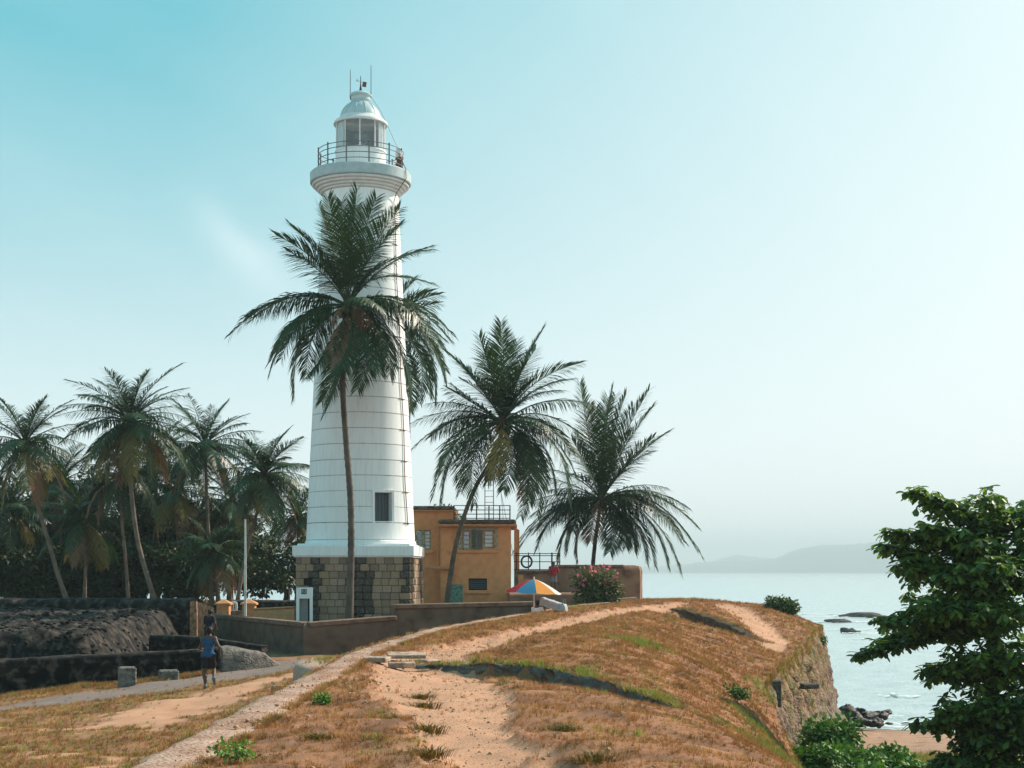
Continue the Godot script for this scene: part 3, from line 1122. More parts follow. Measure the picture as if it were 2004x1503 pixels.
	for a in [[-82.0, 33.95, 35.5], [82.0, 34.1, 35.75]]:
		var p := around(a[0]) * 0.53
		var am := MB.new()
		am.tube(PackedVector3Array([p + Vector3(0, a[1], 0), p + Vector3(0, a[2] - 0.25, 0), p + Vector3(0, a[2], 0)]), PackedFloat32Array([0.022, 0.018, 0.012]), 6)
		am.rod(p * 0.7 + Vector3(0, a[1] + 0.1, 0), p + Vector3(0, a[1] + 0.1, 0), 0.025, 6)
		obj("antenna", am.mesh(), M.rail_metal, t)
	var wi := MB.new()
	var wp := PackedVector3Array([around(82) * 0.55 + Vector3(0, 34.1, 0), around(84) * 1.0 + Vector3(0, 33.45, 0), around(86) * 1.36 + Vector3(0, 32.7, 0), around(80) * 1.8 + Vector3(0, 31.7, 0), around(75) * 2.16 + Vector3(0, 31.0, 0)])
	wi.tube(wp, PackedFloat32Array([0.012, 0.012, 0.012, 0.012, 0.012]), 5)
	obj("stay_wire", wi.mesh(), M.rail_metal, t)
	# lightning cable down the right side with its stand-off brackets
	var cp := PackedVector3Array([around(60) * 2.2 + Vector3(0, 31.0, 0), around(60) * 2.6 + Vector3(0, 30.2, 0), around(60) * 2.62 + Vector3(0, 29.7, 0), around(58) * 2.1 + Vector3(0, 29.0, 0)])
	var cr := PackedFloat32Array([0.02, 0.02, 0.02, 0.02])
	for q in 30:
		var y := lerpf(28.6, 12.3, q / 29.0)
		cp.append(around(57.0 + 1.0 * sin(q * 0.7)) * (tower_r(y) + 0.05) + Vector3(0, y, 0))
		cr.append(0.021)
	var lc := MB.new()
	lc.tube(cp, cr, 6)
	obj("cable", lc.mesh(), M.rust_metal, t)
	for q in 11:
		var y := 12.4 + 1.56 * q
		var bm := MB.new()
		bm.bar(around(52) * (tower_r(y) + 0.02) + Vector3(0, y, 0), around(64) * (tower_r(y) + 0.02) + Vector3(0, y, 0), 0.05, 0.03)
		obj("bracket", bm.mesh(false), M.rust_metal, t)
	# fog lamp fixed to the railing on the right
	var fl := MB.new()
	var fp := around(72.0) * 2.02
	fl.lathe(fp, [Vector2(0.1, 30.2), Vector2(0.16, 30.22), Vector2(0.11, 30.3), Vector2(0.11, 30.5), Vector2(0.17, 30.52), Vector2(0.17, 30.62), Vector2(0.12, 30.64), Vector2(0.12, 30.8), Vector2(0.18, 30.83), Vector2(0.18, 30.92), Vector2(0.14, 30.94)], 16)
	var fo := obj("fog_lamp", fl.mesh(), M.rust_metal, t)
	var fd := MB.new()
	fd.lathe(fp, [Vector2(0.17, 30.94), Vector2(0.18, 31.1), Vector2(0.16, 31.3), Vector2(0.1, 31.42), Vector2(0.0, 31.45)], 16, false)
	obj("lamp_cap", fd.mesh(), M.white_trim, fo)
	# plinth and stone base, turned a little
	var bt := Node3D.new()
	bt.name = "stone_base"
	t.add_child(bt, true)
	bt.rotation.y = deg_to_rad(-1.6)
	var S := 2.84
	var pl := MB.new()
	pl.box(Transform3D(Basis(), Vector3(0, 11.0, 0)), Vector3(5.98, 0.52, 5.98), 0.03)
	pl.box(Transform3D(Basis(), Vector3(0, 10.72, 0)), Vector3(5.84, 0.06, 5.84))
	obj("plinth", pl.mesh(false), M.white_paint, bt)
	var sk := MB.new()
	sk.lathe(Vector3.ZERO, [Vector2(2.84, 11.25), Vector2(2.84, 11.34), Vector2(2.8, 11.5), Vector2(2.74, 11.565)], 64)
	sk.box(Transform3D(Basis(), Vector3(0, 11.3, 0)), Vector3(5.56, 0.12, 5.56), 0.03)
	obj("skirt", sk.mesh(false), M.white_paint, bt)
	var core := MB.new()
	core.bx(Vector3(-S + 0.12, 6.9, -S + 0.12), Vector3(S - 0.12, 10.69, S - 0.12))
	obj("core", core.mesh(false), M.mortar, bt)
	var rows := 10
	var rh := 3.5 / rows
	for face in 2:
		for r in rows:
			var x := -S
			var odd := r % 2 == 1
			var n := 0
			while x < S - 0.05:
				var w := 0.44 + rng.randf_range(-0.06, 0.07)
				if n == 0 and odd:
					w = 0.26
				var x1 := minf(x + w, S)
				if S - x1 < 0.17:
					x1 = S
				var y := 7.2 + rh * r
				var u := (x + x1) * 0.5 / (2 * S) + 0.5
				# the small dark opening over the booth
				var hole := face == 0 and u > 0.05 and u < 0.16 and r == 6
				var rust := false
				if face == 0:
					rust = (u > 0.13 and u < 0.22) or (u > 0.47 and u < 0.65) or u > 0.93
				else:
					rust = u < 0.13 or u > 0.88
				var out := 0.0
				if rust:
					out = rng.randf_range(0.08, 0.16)
				else:
					out = rng.randf_range(-0.012, 0.012)
				var mb := MB.new()
				var sz := Vector3(x1 - x - 0.016, rh - 0.016, 0.2 + out)
				var tr := Transform3D(Basis(), Vector3((x + x1) * 0.5, y + rh * 0.5, S - 0.1 + out * 0.5))
				if face == 1:
					tr = Transform3D(Basis(Vector3.UP, PI / 2), Vector3.ZERO) * Transform3D(Basis(), Vector3((x + x1) * 0.5, y + rh * 0.5, S - 0.1 + out * 0.5))
					if x < -S + 0.03:  # leave the corner to the front face
						tr.origin.z -= 0.2
						sz.x = maxf(0.06, sz.x - 0.2)
						tr.origin.z += 0.1 - 0.0
				if not hole:
					mb.box(tr, sz, 0.05 if rust else 0.02)
					var km: Material = M.rustic_stone if rust and rng.randf() < (0.8 if face == 0 else 0.15) else M["block_%d" % rng.randi_range(0, 4)]
					obj("stone_block", mb.mesh(false), km, bt)
				x = x1
				n += 1
	var hb := MB.new()
	hb.bx(Vector3(-S + 0.25, 9.28, S - 0.11), Vector3(-S + 0.8, 9.68, S - 0.1))
	obj("vent_opening", hb.mesh(false), M.dark_inside, bt)
	tag(bt, "base of tan stone blocks with rough dark pilasters")
	booth()


func booth() -> void:
	# white door surround in front of the base's left corner
	var d := 73.5
	var c := P(596, 1150, d)
	var t := thing("door_booth", "narrow white doorway booth with small dark number panel against the stone base", "booth", Vector3(c.x, 7.2, c.z), "", 0.12)
	var top := c.y - 7.2
	var w := 0.39
	var wall := MB.new()
	wall.bx(Vector3(-w, 0, -0.35), Vector3(-w + 0.15, top - 0.52, 0.35), 0.008)
	wall.bx(Vector3(w - 0.15, 0, -0.35), Vector3(w, top - 0.52, 0.35), 0.008)
	wall.bx(Vector3(-w, top - 0.52, -0.35), Vector3(w, top, 0.35), 0.008)
	obj("frame", wall.mesh(false), M.white_paint, t)
	var dr := MB.new()
	dr.bx(Vector3(-w + 0.15, 0, 0.05), Vector3(w - 0.23, top - 0.52, 0.09))
	obj("door", dr.mesh(false), M.grey_door, t)
	var dk := MB.new()
	dk.bx(Vector3(w - 0.23, 0, -0.3), Vector3(w - 0.15, top - 0.52, -0.25))
	obj("gap", dk.mesh(false), M.dark_inside, t)
	var sg := MB.new()
	sg.bx(Vector3(-0.15, top - 0.31, 0.352), Vector3(0.11, top - 0.06, 0.365))
	var s := obj("number_panel", sg.mesh(false), M.lantern_dark, t)
	var tm := TextMesh.new()
	tm.text = "1 2"
	tm.font_size = 16
	tm.pixel_size = 0.010
	tm.depth = 0.01
	var f := SystemFont.new()
	f.font_names = PackedStringArray(["Droid Sans"])
	tm.font = f
	var tx := obj("lettering", tm, M.white_cloth, s)
	tx.position = Vector3(-0.02, top - 0.185, 0.37)


# ---------------------------------------------------------------- orange building
func wall_with_holes(mb: MB, w: float, h: float, th: float, holes: Array) -> void:
	# a wall in the plane z = 0 .. -th with rectangular openings [x0, y0, x1, y1]
	var xs := [0.0, w]
	for k in holes:
		xs.append(k[0])
		xs.append(k[2])
	xs.sort()
	for i in xs.size() - 1:
		var x0: float = xs[i]
		var x1: float = xs[i + 1]
		if x1 - x0 < 1e-4:
			continue
		var cuts := []
		for k in holes:
			if k[0] < (x0 + x1) / 2 and k[2] > (x0 + x1) / 2:
				cuts.append([k[1], k[3]])
		cuts.sort()
		var y := 0.0
		for k in cuts:
			mb.bx(Vector3(x0, y, -th), Vector3(x1, k[0], 0))
			y = k[1]
		mb.bx(Vector3(x0, y, -th), Vector3(x1, h, 0))


func window_in(parent: Node, x0: float, y0: float, x1: float, y1: float, zf: float, cols: int, rows: int, fmat: Material, pmat: Material, dark := 0.0) -> void:
	var fm := MB.new()
	var b := 0.07
	fm.bx(Vector3(x0, y0, zf - 0.1), Vector3(x0 + b, y1, zf + 0.03))
	fm.bx(Vector3(x1 - b, y0, zf - 0.1), Vector3(x1, y1, zf + 0.03))
	fm.bx(Vector3(x0 + b, y0, zf - 0.1), Vector3(x1 - b, y0 + b, zf + 0.03))
	fm.bx(Vector3(x0 + b, y1 - b, zf - 0.1), Vector3(x1 - b, y1, zf + 0.03))
	var f := obj("window", fm.mesh(false), fmat, parent)
	var pw := (x1 - x0 - 2 * b) / cols
	var ph := (y1 - y0 - 2 * b) / rows
	for i in cols:
		for j in rows:
			var pm := MB.new()
			var px := x0 + b + pw * i
			var py := y0 + b + ph * j
			pm.box(Transform3D(Basis(Vector3(1, 0, 0), rng.randf_range(-0.03, 0.03)), Vector3(px + pw / 2, py + ph / 2, zf - 0.06)), Vector3(pw - 0.05, ph - 0.05, 0.012))
			obj("pane", pm.mesh(false), pmat, f)
	if cols > 1 or rows > 1:
		var bm := MB.new()
		for i in range(1, cols):
			bm.bx(Vector3(x0 + b + pw * i - 0.02, y0 + b, zf - 0.075), Vector3(x0 + b + pw * i + 0.02, y1 - b, zf + 0.0))
		for j in range(1, rows):
			bm.bx(Vector3(x0 + b, y0 + b + ph * j - 0.02, zf - 0.073), Vector3(x1 - b, y0 + b + ph * j + 0.02, zf - 0.002))
		obj("sash", bm.mesh(false), fmat, f)


func building() -> void:
	var d := 88.0
	var o := P(1000, 1118, d)  # right front corner at eye height
	var k := d / F
	var t := thing("orange_house", "orange plastered flat-roofed house with railed roof behind the lighthouse", "house", Vector3(o.x, 7.0, o.z))
	var X := func(px: float) -> float: return (px - 1000.0) * k
	var Y := func(py: float) -> float: return EYE + (1118.0 - py) * k - 7.0
	var wl: float = X.call(862.0)
	# right block: front wall with openings for two upper windows and the vent
	var holes := [[X.call(904) - wl, Y.call(1076), X.call(921) - wl, Y.call(1037)], [X.call(946) - wl, Y.call(1073), X.call(967) - wl, Y.call(1037)], [X.call(917) - wl, Y.call(1155), X.call(953) - wl, Y.call(1132)]]
	var mb := MB.new()
	wall_with_holes(mb, -wl, Y.call(1029), 0.3, holes)
	var wall := obj("wall", mb.mesh(false), M.orange_plaster, t)
	wall.position.x = wl
	var sd := MB.new()
	sd.bx(Vector3(-0.3, 0, -7.0), Vector3(0.0, Y.call(1029), -0.3))
	sd.bx(Vector3(wl, 0, -7.0), Vector3(-0.3, Y.call(1029), -6.7))
	sd.bx(Vector3(wl, 3.0, -6.7), Vector3(-0.3, 3.15, -0.3))
	obj("wall", sd.mesh(false), M.orange_plaster, t)
	# corner pilaster and porch posts on the sunny side
	for zz in [-1.6, -3.4, -5.2]:
		var pm := MB.new()
		pm.bx(Vector3(0.1 - zz * 0.05, 0.0, zz - 0.1), Vector3(0.25 - zz * 0.05, Y.call(1032), zz + 0.1), 0.01)
		obj("porch_post", pm.mesh(false), M.orange_plaster, t)
	# roof slab with rounded edge
	var rs := MB.new()
	rs.bx(Vector3(wl - 0.12, Y.call(1031), -7.2), Vector3(0.35, Y.call(1026) - 0.0, 0.55), 0.03)
	obj("roof_edge", rs.mesh(false), M.orange_gate, t)
	var rs2 := MB.new()
	rs2.bx(Vector3(wl - 0.12, Y.call(1026) + 0.003, -7.2), Vector3(0.3, Y.call(1017), 0.5), 0.1)
	obj("roof_slab", rs2.mesh(false), M.roof_concrete, t)
	# left block
	var ll: float = X.call(790.0)
	var lm := MB.new()
	var lh: float = Y.call(1000)
	wall_with_holes(lm, wl - ll - 0.02 + 0.9, lh, 0.3, [[X.call(810) - ll, Y.call(1076), X.call(842) - ll, Y.call(1036)]])
	var lw := obj("wall", lm.mesh(false), M.orange_plaster, t)
	lw.position = Vector3(ll, 0, -0.85)
	var lr := MB.new()
	lr.bx(Vector3(ll, lh, -7.4), Vector3(X.call(888), lh + 0.09, -0.65), 0.02)
	obj("roof_edge", lr.mesh(false), M.orange_gate, t)
	var lr2 := MB.new()
	lr2.bx(Vector3(ll, lh + 0.093, -7.4), Vector3(X.call(888), Y.call(989), -0.7), 0.04)
	obj("roof_slab", lr2.mesh(false), M.roof_concrete, t)
	var lside := MB.new()
	lside.bx(Vector3(X.call(884) - 0.3, Y.call(1017), -7.2), Vector3(X.call(884), lh, -0.9))
	obj("wall", lside.mesh(false), M.orange_plaster, t)
	# windows
	window_in(t, X.call(904), Y.call(1076), X.call(921), Y.call(1037), -0.1, 1, 4, M.cream_paint, M.pane)
	window_in(t, X.call(946), Y.call(1073), X.call(967), Y.call(1037), -0.1, 1, 4, M.cream_paint, M.pane_white)
	window_in(t, X.call(810), Y.call(1076), X.call(827), Y.call(1036), -0.95, 1, 4, M.cream_paint, M.pane)
	window_in(t, X.call(827), Y.call(1076), X.call(842), Y.call(1036), -0.95, 1, 5, M.cream_paint, M.pane_white)
	# opened shutter leaf between the upper windows, cream lining panel and side leaves
	for q in [[923.0, 0.05, 0.6], [944.0, 0.05, -0.7]]:
		var sm := MB.new()
		var sw := 0.46
		var sh: float = Y.call(1037) - Y.call(1074)
		sm.bx(Vector3(0, 0, -0.02), Vector3(0.05, sh, 0.02))
		sm.bx(Vector3(sw - 0.05, 0, -0.02), Vector3(sw, sh, 0.02))
		sm.bx(Vector3(0.05, 0, -0.02), Vector3(sw - 0.05, 0.06, 0.02))
		sm.bx(Vector3(0.05, sh - 0.06, -0.02), Vector3(sw - 0.05, sh, 0.02))
		var s := obj("shutter", sm.mesh(false), M.grey_shutter, t)
		s.position = Vector3(X.call(q[0]), Y.call(1074), 0.05)
		s.rotation.y = -q[2] if q[2] > 0 else PI - q[2]
		for j in 9:
			var pm := MB.new()
			pm.box(Transform3D(Basis(Vector3.RIGHT, 0.6), Vector3(sw / 2, 0.1 + j * (sh - 0.16) / 9.0, 0)), Vector3(sw - 0.1, 0.012, 0.09))
			obj("slat", pm.mesh(false), M.grey_shutter, s)
	var lp := MB.new()
	lp.bx(Vector3(X.call(922), Y.call(1076), 0.003), Vector3(X.call(945), Y.call(1035), 0.03))
	obj("panel", lp.mesh(false), M.cream_paint, t)
	var lp2 := MB.new()
	lp2.bx(Vector3(X.call(968), Y.call(1076), 0.003), Vector3(X.call(974), Y.call(1035), 0.03))
	lp2.bx(Vector3(X.call(897), Y.call(1076), 0.003), Vector3(X.call(903), Y.call(1035), 0.03))
	obj("panel", lp2.mesh(false), M.cream_paint, t)
	var lint := MB.new()
	lint.bx(Vector3(X.call(896), Y.call(1035) + 0.002, 0.0), Vector3(X.call(975), Y.call(1032), 0.07), 0.01)
	obj("lintel", lint.mesh(false), M.cream_paint, t)
	for q in [[880.0, 976.0, 1080.0, 0.0], [806.0, 846.0, 1081.0, -0.85], [912.0, 959.0, 1160.0, 0.0]]:
		var sm := MB.new()
		sm.bx(Vector3(X.call(q[0]), Y.call(q[2] + 2), q[3] + 0.001), Vector3(X.call(q[1]), Y.call(q[2] - 3.5), q[3] + 0.12), 0.012)
		obj("sill", sm.mesh(false), M.orange_plaster, t)
	# louvred vent below
	for j in 5:
		var vm := MB.new()
		vm.box(Transform3D(Basis(Vector3.RIGHT, 0.6), Vector3(X.call(935), lerpf(Y.call(1153), Y.call(1134), (j + 0.5) / 5.0), -0.12)), Vector3(1.02, 0.02, 0.14))
		obj("slat", vm.mesh(false), M.lantern_dark, t)
	var vb := MB.new()
	vb.bx(Vector3(X.call(917), Y.call(1155), -0.29), Vector3(X.call(953), Y.call(1132), -0.26))
	obj("vent", vb.mesh(false), M.dark_inside, t)
	# ledge and pipe on the left
	var pg := MB.new()
	pg.bx(Vector3(X.call(806), Y.call(1114), 0.0), Vector3(X.call(884), Y.call(1108), 0.35), 0.02)
	obj("canopy_ledge", pg.mesh(false), M.orange_gate, t)
	for q in [[889.0, 1030.0, 1180.0], [856.0, 1030.0, 1108.0]]:
		var pp := MB.new()
		pp.rod(Vector3(X.call(q[0]), Y.call(q[2]), 0.08), Vector3(X.call(q[0]), Y.call(q[1]), 0.08), 0.035, 8)
		obj("drain_pipe", pp.mesh(), M.orange_gate, t)
	# roof railing
	var ry: float = Y.call(1016)
	var rt: float = Y.call(989)
	for q in [889.0, 912.0, 933.0, 957.0, 978.0, 998.0]:
		var pm := MB.new()
		pm.rod(Vector3(X.call(q), ry - 0.05, 0.3), Vector3(X.call(q), rt, 0.3), 0.035, 6)
		obj("railing_post", pm.mesh(), M.black_iron, t)
	for f in [0.05, 0.35, 0.65, 0.97]:
		var pm := MB.new()
		pm.rod(Vector3(X.call(889), lerpf(ry, rt, f), 0.3), Vector3(X.call(998), lerpf(ry, rt, f), 0.3), 0.026, 6)
		obj("railing_bar", pm.mesh(), M.black_iron, t)
	for f in [0.35, 0.97]:
		var pm := MB.new()
		pm.rod(Vector3(X.call(998), lerpf(ry, rt, f), 0.3), Vector3(X.call(998), lerpf(ry, rt, f), -6.5), 0.026, 6)
		obj("railing_bar", pm.mesh(), M.black_iron, t)
	# teal board leaning on the wall
	var tb := thing("teal_board", "pale teal board leaning on the orange house beside the palm trunk", "board", Vector3(P(892, 1150, 86.5).x, 7.2, -87.0))
	var bm := MB.new()
	bm.box(Transform3D(Basis(Vector3.RIGHT, -0.1), Vector3(0, 1.05, 0)), Vector3(0.74, 2.0, 0.05), 0.008)
	obj("panel", bm.mesh(false), M.teal_paint, tb)
	var bm2 := MB.new()
	for sx in [-0.33, 0.33]:
		bm2.box(Transform3D(Basis(Vector3.RIGHT, -0.1), Vector3(sx, 1.05, 0.04)), Vector3(0.06, 2.0, 0.03), 0.005)
	obj("batten", bm2.mesh(false), M.teal_paint, tb)
	# ladder mast behind
	var lt := thing("ladder_mast", "tall thin pale ladder mast rising behind the orange house roof", "mast", Vector3(P(956, 1000, 93.5).x, 9.0, -96.5))
	for sx in [-0.27, 0.27]:
		var pm := MB.new()
		pm.rod(Vector3(sx, 0, 0), Vector3(sx, 9.5, 0), 0.028, 6)
		obj("rail", pm.mesh(), M.grey_shutter, lt)
	for j in 26:
		var pm := MB.new()
		pm.rod(Vector3(-0.27, 0.3 + j * 0.36, 0), Vector3(0.27, 0.3 + j * 0.36, 0), 0.02, 6)
		obj("rung", pm.mesh(), M.grey_shutter, lt)
	for sx in [[1.2, 0.9], [1.9, 0.5]]:
		var pm := MB.new()
		pm.rod(Vector3(sx[0], 0, 0), Vector3(sx[1] - 0.4, 9.3, 0), 0.016, 5)
		obj("guy_wire", pm.mesh(), M.grey_shutter, lt)


# ---------------------------------------------------------------- walls
func wall_run(mb: MB, pts: Array, th: float, step := 0.5, rough := 0.0) -> void:
	# pts: [Vector3 top-centre, bottom y]; a wall that follows them, with rounded top
	for s in pts.size() - 1:
		var a: Vector3 = pts[s][0]
		var b: Vector3 = pts[s + 1][0]
		var ya: float = pts[s][1]
		var yb: float = pts[s + 1][1]
		var along_v := Vector3(b.x - a.x, 0, b.z - a.z)
		var n := maxi(2, int(along_v.length() / step))
		var own := along_v.normalized().cross(Vector3.UP)  # towards the right of the run
		var ends := [own, own]
		for e in 2:
			var o := s - 1 + 2 * e
			if o >= 0 and o < pts.size() - 1:
				var q: Vector3 = pts[o + 1][0] - pts[o][0]
				q.y = 0.0
				var mi := (own + q.normalized().cross(Vector3.UP)).normalized()
				ends[e] = mi / maxf(mi.dot(own), 0.4)
		var begin := mb.v.size()
		var prof := [[0.5, 0.0], [0.5, 0.25], [0.5, 0.5], [0.5, 0.75], [0.49, 0.9], [0.4, 0.985], [0.0, 1.0], [-0.4, 0.985], [-0.49, 0.9], [-0.5, 0.5], [-0.5, 0.0]]
		var np := prof.size()
		for j in n + 1:
			var f := j / float(n)
			var top := a.lerp(b, f)
			var lo := lerpf(ya, yb, f)
			var side: Vector3 = (ends[0] as Vector3).lerp(ends[1], f)
			for i in np:
				var k: Array = prof[i]
				var y := lerpf(lo, top.y, k[1])
				var w = Vector3(top.x, y, top.z) + side * th * k[0]
				if rough > 0.0:
					var q := nz2.get_noise_3d(w.x * 18.0, w.y * 26.0, w.z * 18.0) + 0.5 * nz2.get_noise_3d(w.x * 60.0, w.y * 70.0, w.z * 60.0)
					w += side * signf(k[0]) * q * rough + Vector3(0, q * rough * (0.8 if k[1] > 0.6 else 0.0), 0)
				mb.p(w)
			if j:
				var c := mb.v.size() - 2 * np
				for i in np - 1:
					mb.q(c + i, c + np + i, c + np + i + 1, c + i + 1)
		for end in 2:
			if (end == 0 and s > 0) or (end == 1 and s < pts.size() - 2):
				continue
			var c := begin + n * np if end == 1 else begin
			var mid := Vector3.ZERO
			for i in np:
				mid += mb.v[c + i] / np
			var m0 := mb.p(mid)
			var cp := []
			for i in np:
				cp.append(mb.p(mb.v[c + i]))
			for i in np:
				if end == 1:
					mb.t(m0, cp[i], cp[(i + 1) % np])
				else:
					mb.t(m0, cp[(i + 1) % np], cp[i])


func coping(mb: MB, a: Vector3, b: Vector3, w: float, h: float) -> void:
	mb.bar(a, b, w, h, 0.03)


func walls() -> void:
	# the plastered yard wall with its step up
	var w := thing("yard_wall", "brown plastered yard wall in front of the stone base, stepping up to the right", "wall", Vector3.ZERO)
	var a := P(417, 1202, 76.6)
	var b := P(600, 1219, 64.0)
	var c := P(772, 1206, 66.0)
	a.y = b.y
	var m1 := MB.new()
	wall_run(m1, [[a, 5.4], [b, 5.4], [c, 5.4]], 0.42, 0.8, 0.012)
	obj("wall", m1.mesh(), M.brown_plaster, w)
	for s in [[a, b], [b, c]]:
		var cm := MB.new()
		coping(cm, s[0] + Vector3(0, -0.07, 0), s[1] + Vector3(0, -0.07, 0), 0.56, 0.2)
		obj("coping", cm.mesh(false), M.brown_coping, w)
	var d2 := P(768, 1184, 66.4)
	var e2 := P(1042, 1178, 69.0)
	var m2 := MB.new()
	wall_run(m2, [[d2, 5.4], [e2, 5.4]], 0.5, 0.8, 0.012)
	obj("wall", m2.mesh(), M.brown_plaster, w)
	var cm2 := MB.new()
	coping(cm2, d2 + Vector3(0, -0.07, 0), e2 + Vector3(0, -0.07, 0), 0.64, 0.2)
	obj("coping", cm2.mesh(false), M.brown_coping, w)
	# bastion: terrace wall with ledge, tall parapet with rounded end
	var bs := thing("bastion_wall", "tall brown bastion wall with rounded end right of the orange house", "wall", Vector3.ZERO)
	var m3 := MB.new()
	var t0 := Vector3(-0.2, 8.85, -82.2)
	var t1 := Vector3(5.4, 8.85, -83.6)
	wall_run(m3, [[t0, 7.0], [t1, 7.0]], 0.7, 0.7, 0.012)
	obj("terrace_wall", m3.mesh(), M.bastion_plaster, bs)
	var fl := MB.new()
	fl.quad(Vector3(-0.2, 8.8, -82.4), Vector3(5.6, 8.8, -83.6), Vector3(5.8, 8.8, -88.5), Vector3(-0.2, 8.8, -88.5))
	obj("terrace_floor", fl.mesh(false), M.roof_concrete, bs)
	var p0 := Vector3(0.15, 10.05, -88.3)
	var p1 := Vector3(2.4, 10.05, -88.4)
	var p2 := Vector3(6.4, 10.36, -88.6)
	var p3 := Vector3(7.05, 10.36, -88.9)
	var p4 := Vector3(7.25, 10.3, -90.0)
	var p5 := Vector3(7.3, 10.2, -96.0)
	var m4 := MB.new()
	wall_run(m4, [[p0, 7.0], [p1, 7.0]], 0.8, 0.7, 0.012)
	wall_run(m4, [[p1 + Vector3(0, 0.3, 0), 7.0], [p2, 7.0], [p3, 7.0], [p4, 7.0], [p5, 7.0]], 0.8, 0.4, 0.012)
	obj("parapet", m4.mesh(), M.bastion_plaster, bs)
	for s in [[p0, p1, 0.0], [p1 + Vector3(0.0, 0.3, 0), p2, 0.0]]:
		var cm := MB.new()
		coping(cm, s[0] + Vector3(0, -0.06, 0), s[1] + Vector3(0, -0.06, 0), 0.94, 0.16)
		obj("coping", cm.mesh(false), M.brown_coping, bs)
	# small steps lit by sun at the house corner
	var st := MB.new()
	for j in 3:
		st.bx(Vector3(0.35 + j * 0.34, 8.8, -88.6 + j * 0.0), Vector3(0.67 + j * 0.34, 9.3 + 0.25 * (2 - j), -87.9), 0.02)
	obj("step_block", st.mesh(false), M.orange_gate, bs)
	# railing on the parapet with the life ring
	var rl := thing("deck_railing", "dark iron railing on the terrace parapet beside the orange house", "railing", Vector3(0, 0, -88.4))
	for q in [0.25, 0.95, 1.6, 2.3, 2.75]:
		var pm := MB.new()
		pm.rod(Vector3(q, 10.0, 0), Vector3(q, 11.08, 0), 0.045 if q > 2.0 and q < 2.5 else 0.03, 6)
		obj("post", pm.mesh(), M.black_iron, rl)
	for q in [10.1, 10.55, 10.9, 11.02]:
		var pm := MB.new()
		pm.rod(Vector3(0.1, q, 0), Vector3(2.8, q, 0), 0.026, 6)
		obj("bar", pm.mesh(), M.black_iron, rl)
	var ring := MB.new()
	var rp := PackedVector3Array()
	var rr := PackedFloat32Array()
	for s in 33:
		var an := TAU * s / 32.0
		rp.append(Vector3(0.84 + 0.30 * cos(an), 10.55 + 0.33 * sin(an), 0.12))
		rr.append(0.055)
	ring.tube(rp, rr, 8, false)
	tag(obj("life_ring", ring.mesh(), M.black_iron), "dark ring hung on the deck railing by the orange house", "ring")
	get_node("life_ring").position.z = -88.3
	# terrace buttress: low wall ahead of the bastion, seen below the parasol
	# dark rampart walls on the left
	var db := thing("dark_rampart_wall", "long flat-topped dark mildewed rampart wall below the palms at left", "wall", Vector3.ZERO)
	var w0 := P(-700, 1172, 71.0)
	var w1 := P(384, 1172, 70.0)
	w0.y = 8.74
	w1.y = 8.74
	var m5 := MB.new()
	wall_run(m5, [[Vector3(w0.x, 8.78, w0.z - 1.5), 5.6], [Vector3(w1.x - 0.3, 8.74, w1.z - 1.5), 5.6]], 3.0, 0.5, 0.09)
	obj("wall", m5.mesh(), M.dark_stone, db)
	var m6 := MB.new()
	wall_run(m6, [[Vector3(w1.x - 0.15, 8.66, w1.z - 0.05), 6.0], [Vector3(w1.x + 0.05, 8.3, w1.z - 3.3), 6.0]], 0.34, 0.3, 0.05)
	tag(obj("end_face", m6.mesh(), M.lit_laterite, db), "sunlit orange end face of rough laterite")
	# low wall nearer, with a slumped end
	var lw := thing("low_dark_wall", "low dark stone wall running beside the grey footpath at left", "wall", Vector3.ZERO)
	var l0 := Vector3(-34.0, 7.0, -46.5)
	var l1 := P(-20, 1291, 50.0)
	var l2 := P(420, 1268, 51.6)
	var m7 := MB.new()
	wall_run(m7, [[l0, 6.0], [l1, 6.0], [l2, 6.0]], 0.9, 0.4, 0.07)
	obj("wall", m7.mesh(), M.dark_stone, lw)
	var m8 := MB.new()
	var l3 := P(502, 1276, 52.6)
	wall_run(m8, [[l2 + Vector3(0.05, 0.06, 0), 5.8], [P(462, 1269, 52.0) + Vector3(0, 0.06, 0), 5.8], [l3, 5.8], [l3 + Vector3(0.45, -0.4, -0.5), 5.8]], 1.15, 0.25, 0.14)
	tag(obj("slumped_end", m8.mesh(), M.pale_stone, lw), "pale crumbling rubble end of the wall")
	# blocks against it
	for k in [[249.0, 1305.0, 1337.0, 48.2, 34.0, "squared stone block leaning against the low dark wall"], [330.0, 1311.0, 1322.0, 49.6, 38.0, "low flat stone ledge at the foot of the dark wall"]]:
		var q := P(k[0], k[1], k[3])
		var bt := MB.new()
		var g := lower_y(q.x, k[3])
		var sx: float = k[4] / F * k[3]
		bt.box(Transform3D(Basis(Vector3.UP, 0.3), Vector3(0, (q.y - g) / 2 - 0.1, 0)), Vector3(sx, q.y - g + 0.2, 0.55), 0.04)
		var so := obj("stone_block", bt.mesh(false), M.pale_stone)
		so.position = Vector3(q.x, g, q.z)
		tag(so, k[5], "stone block")
	# earthen bank between the two walls
	var em := MB.new()
	var nx := 90
	var nd := 46
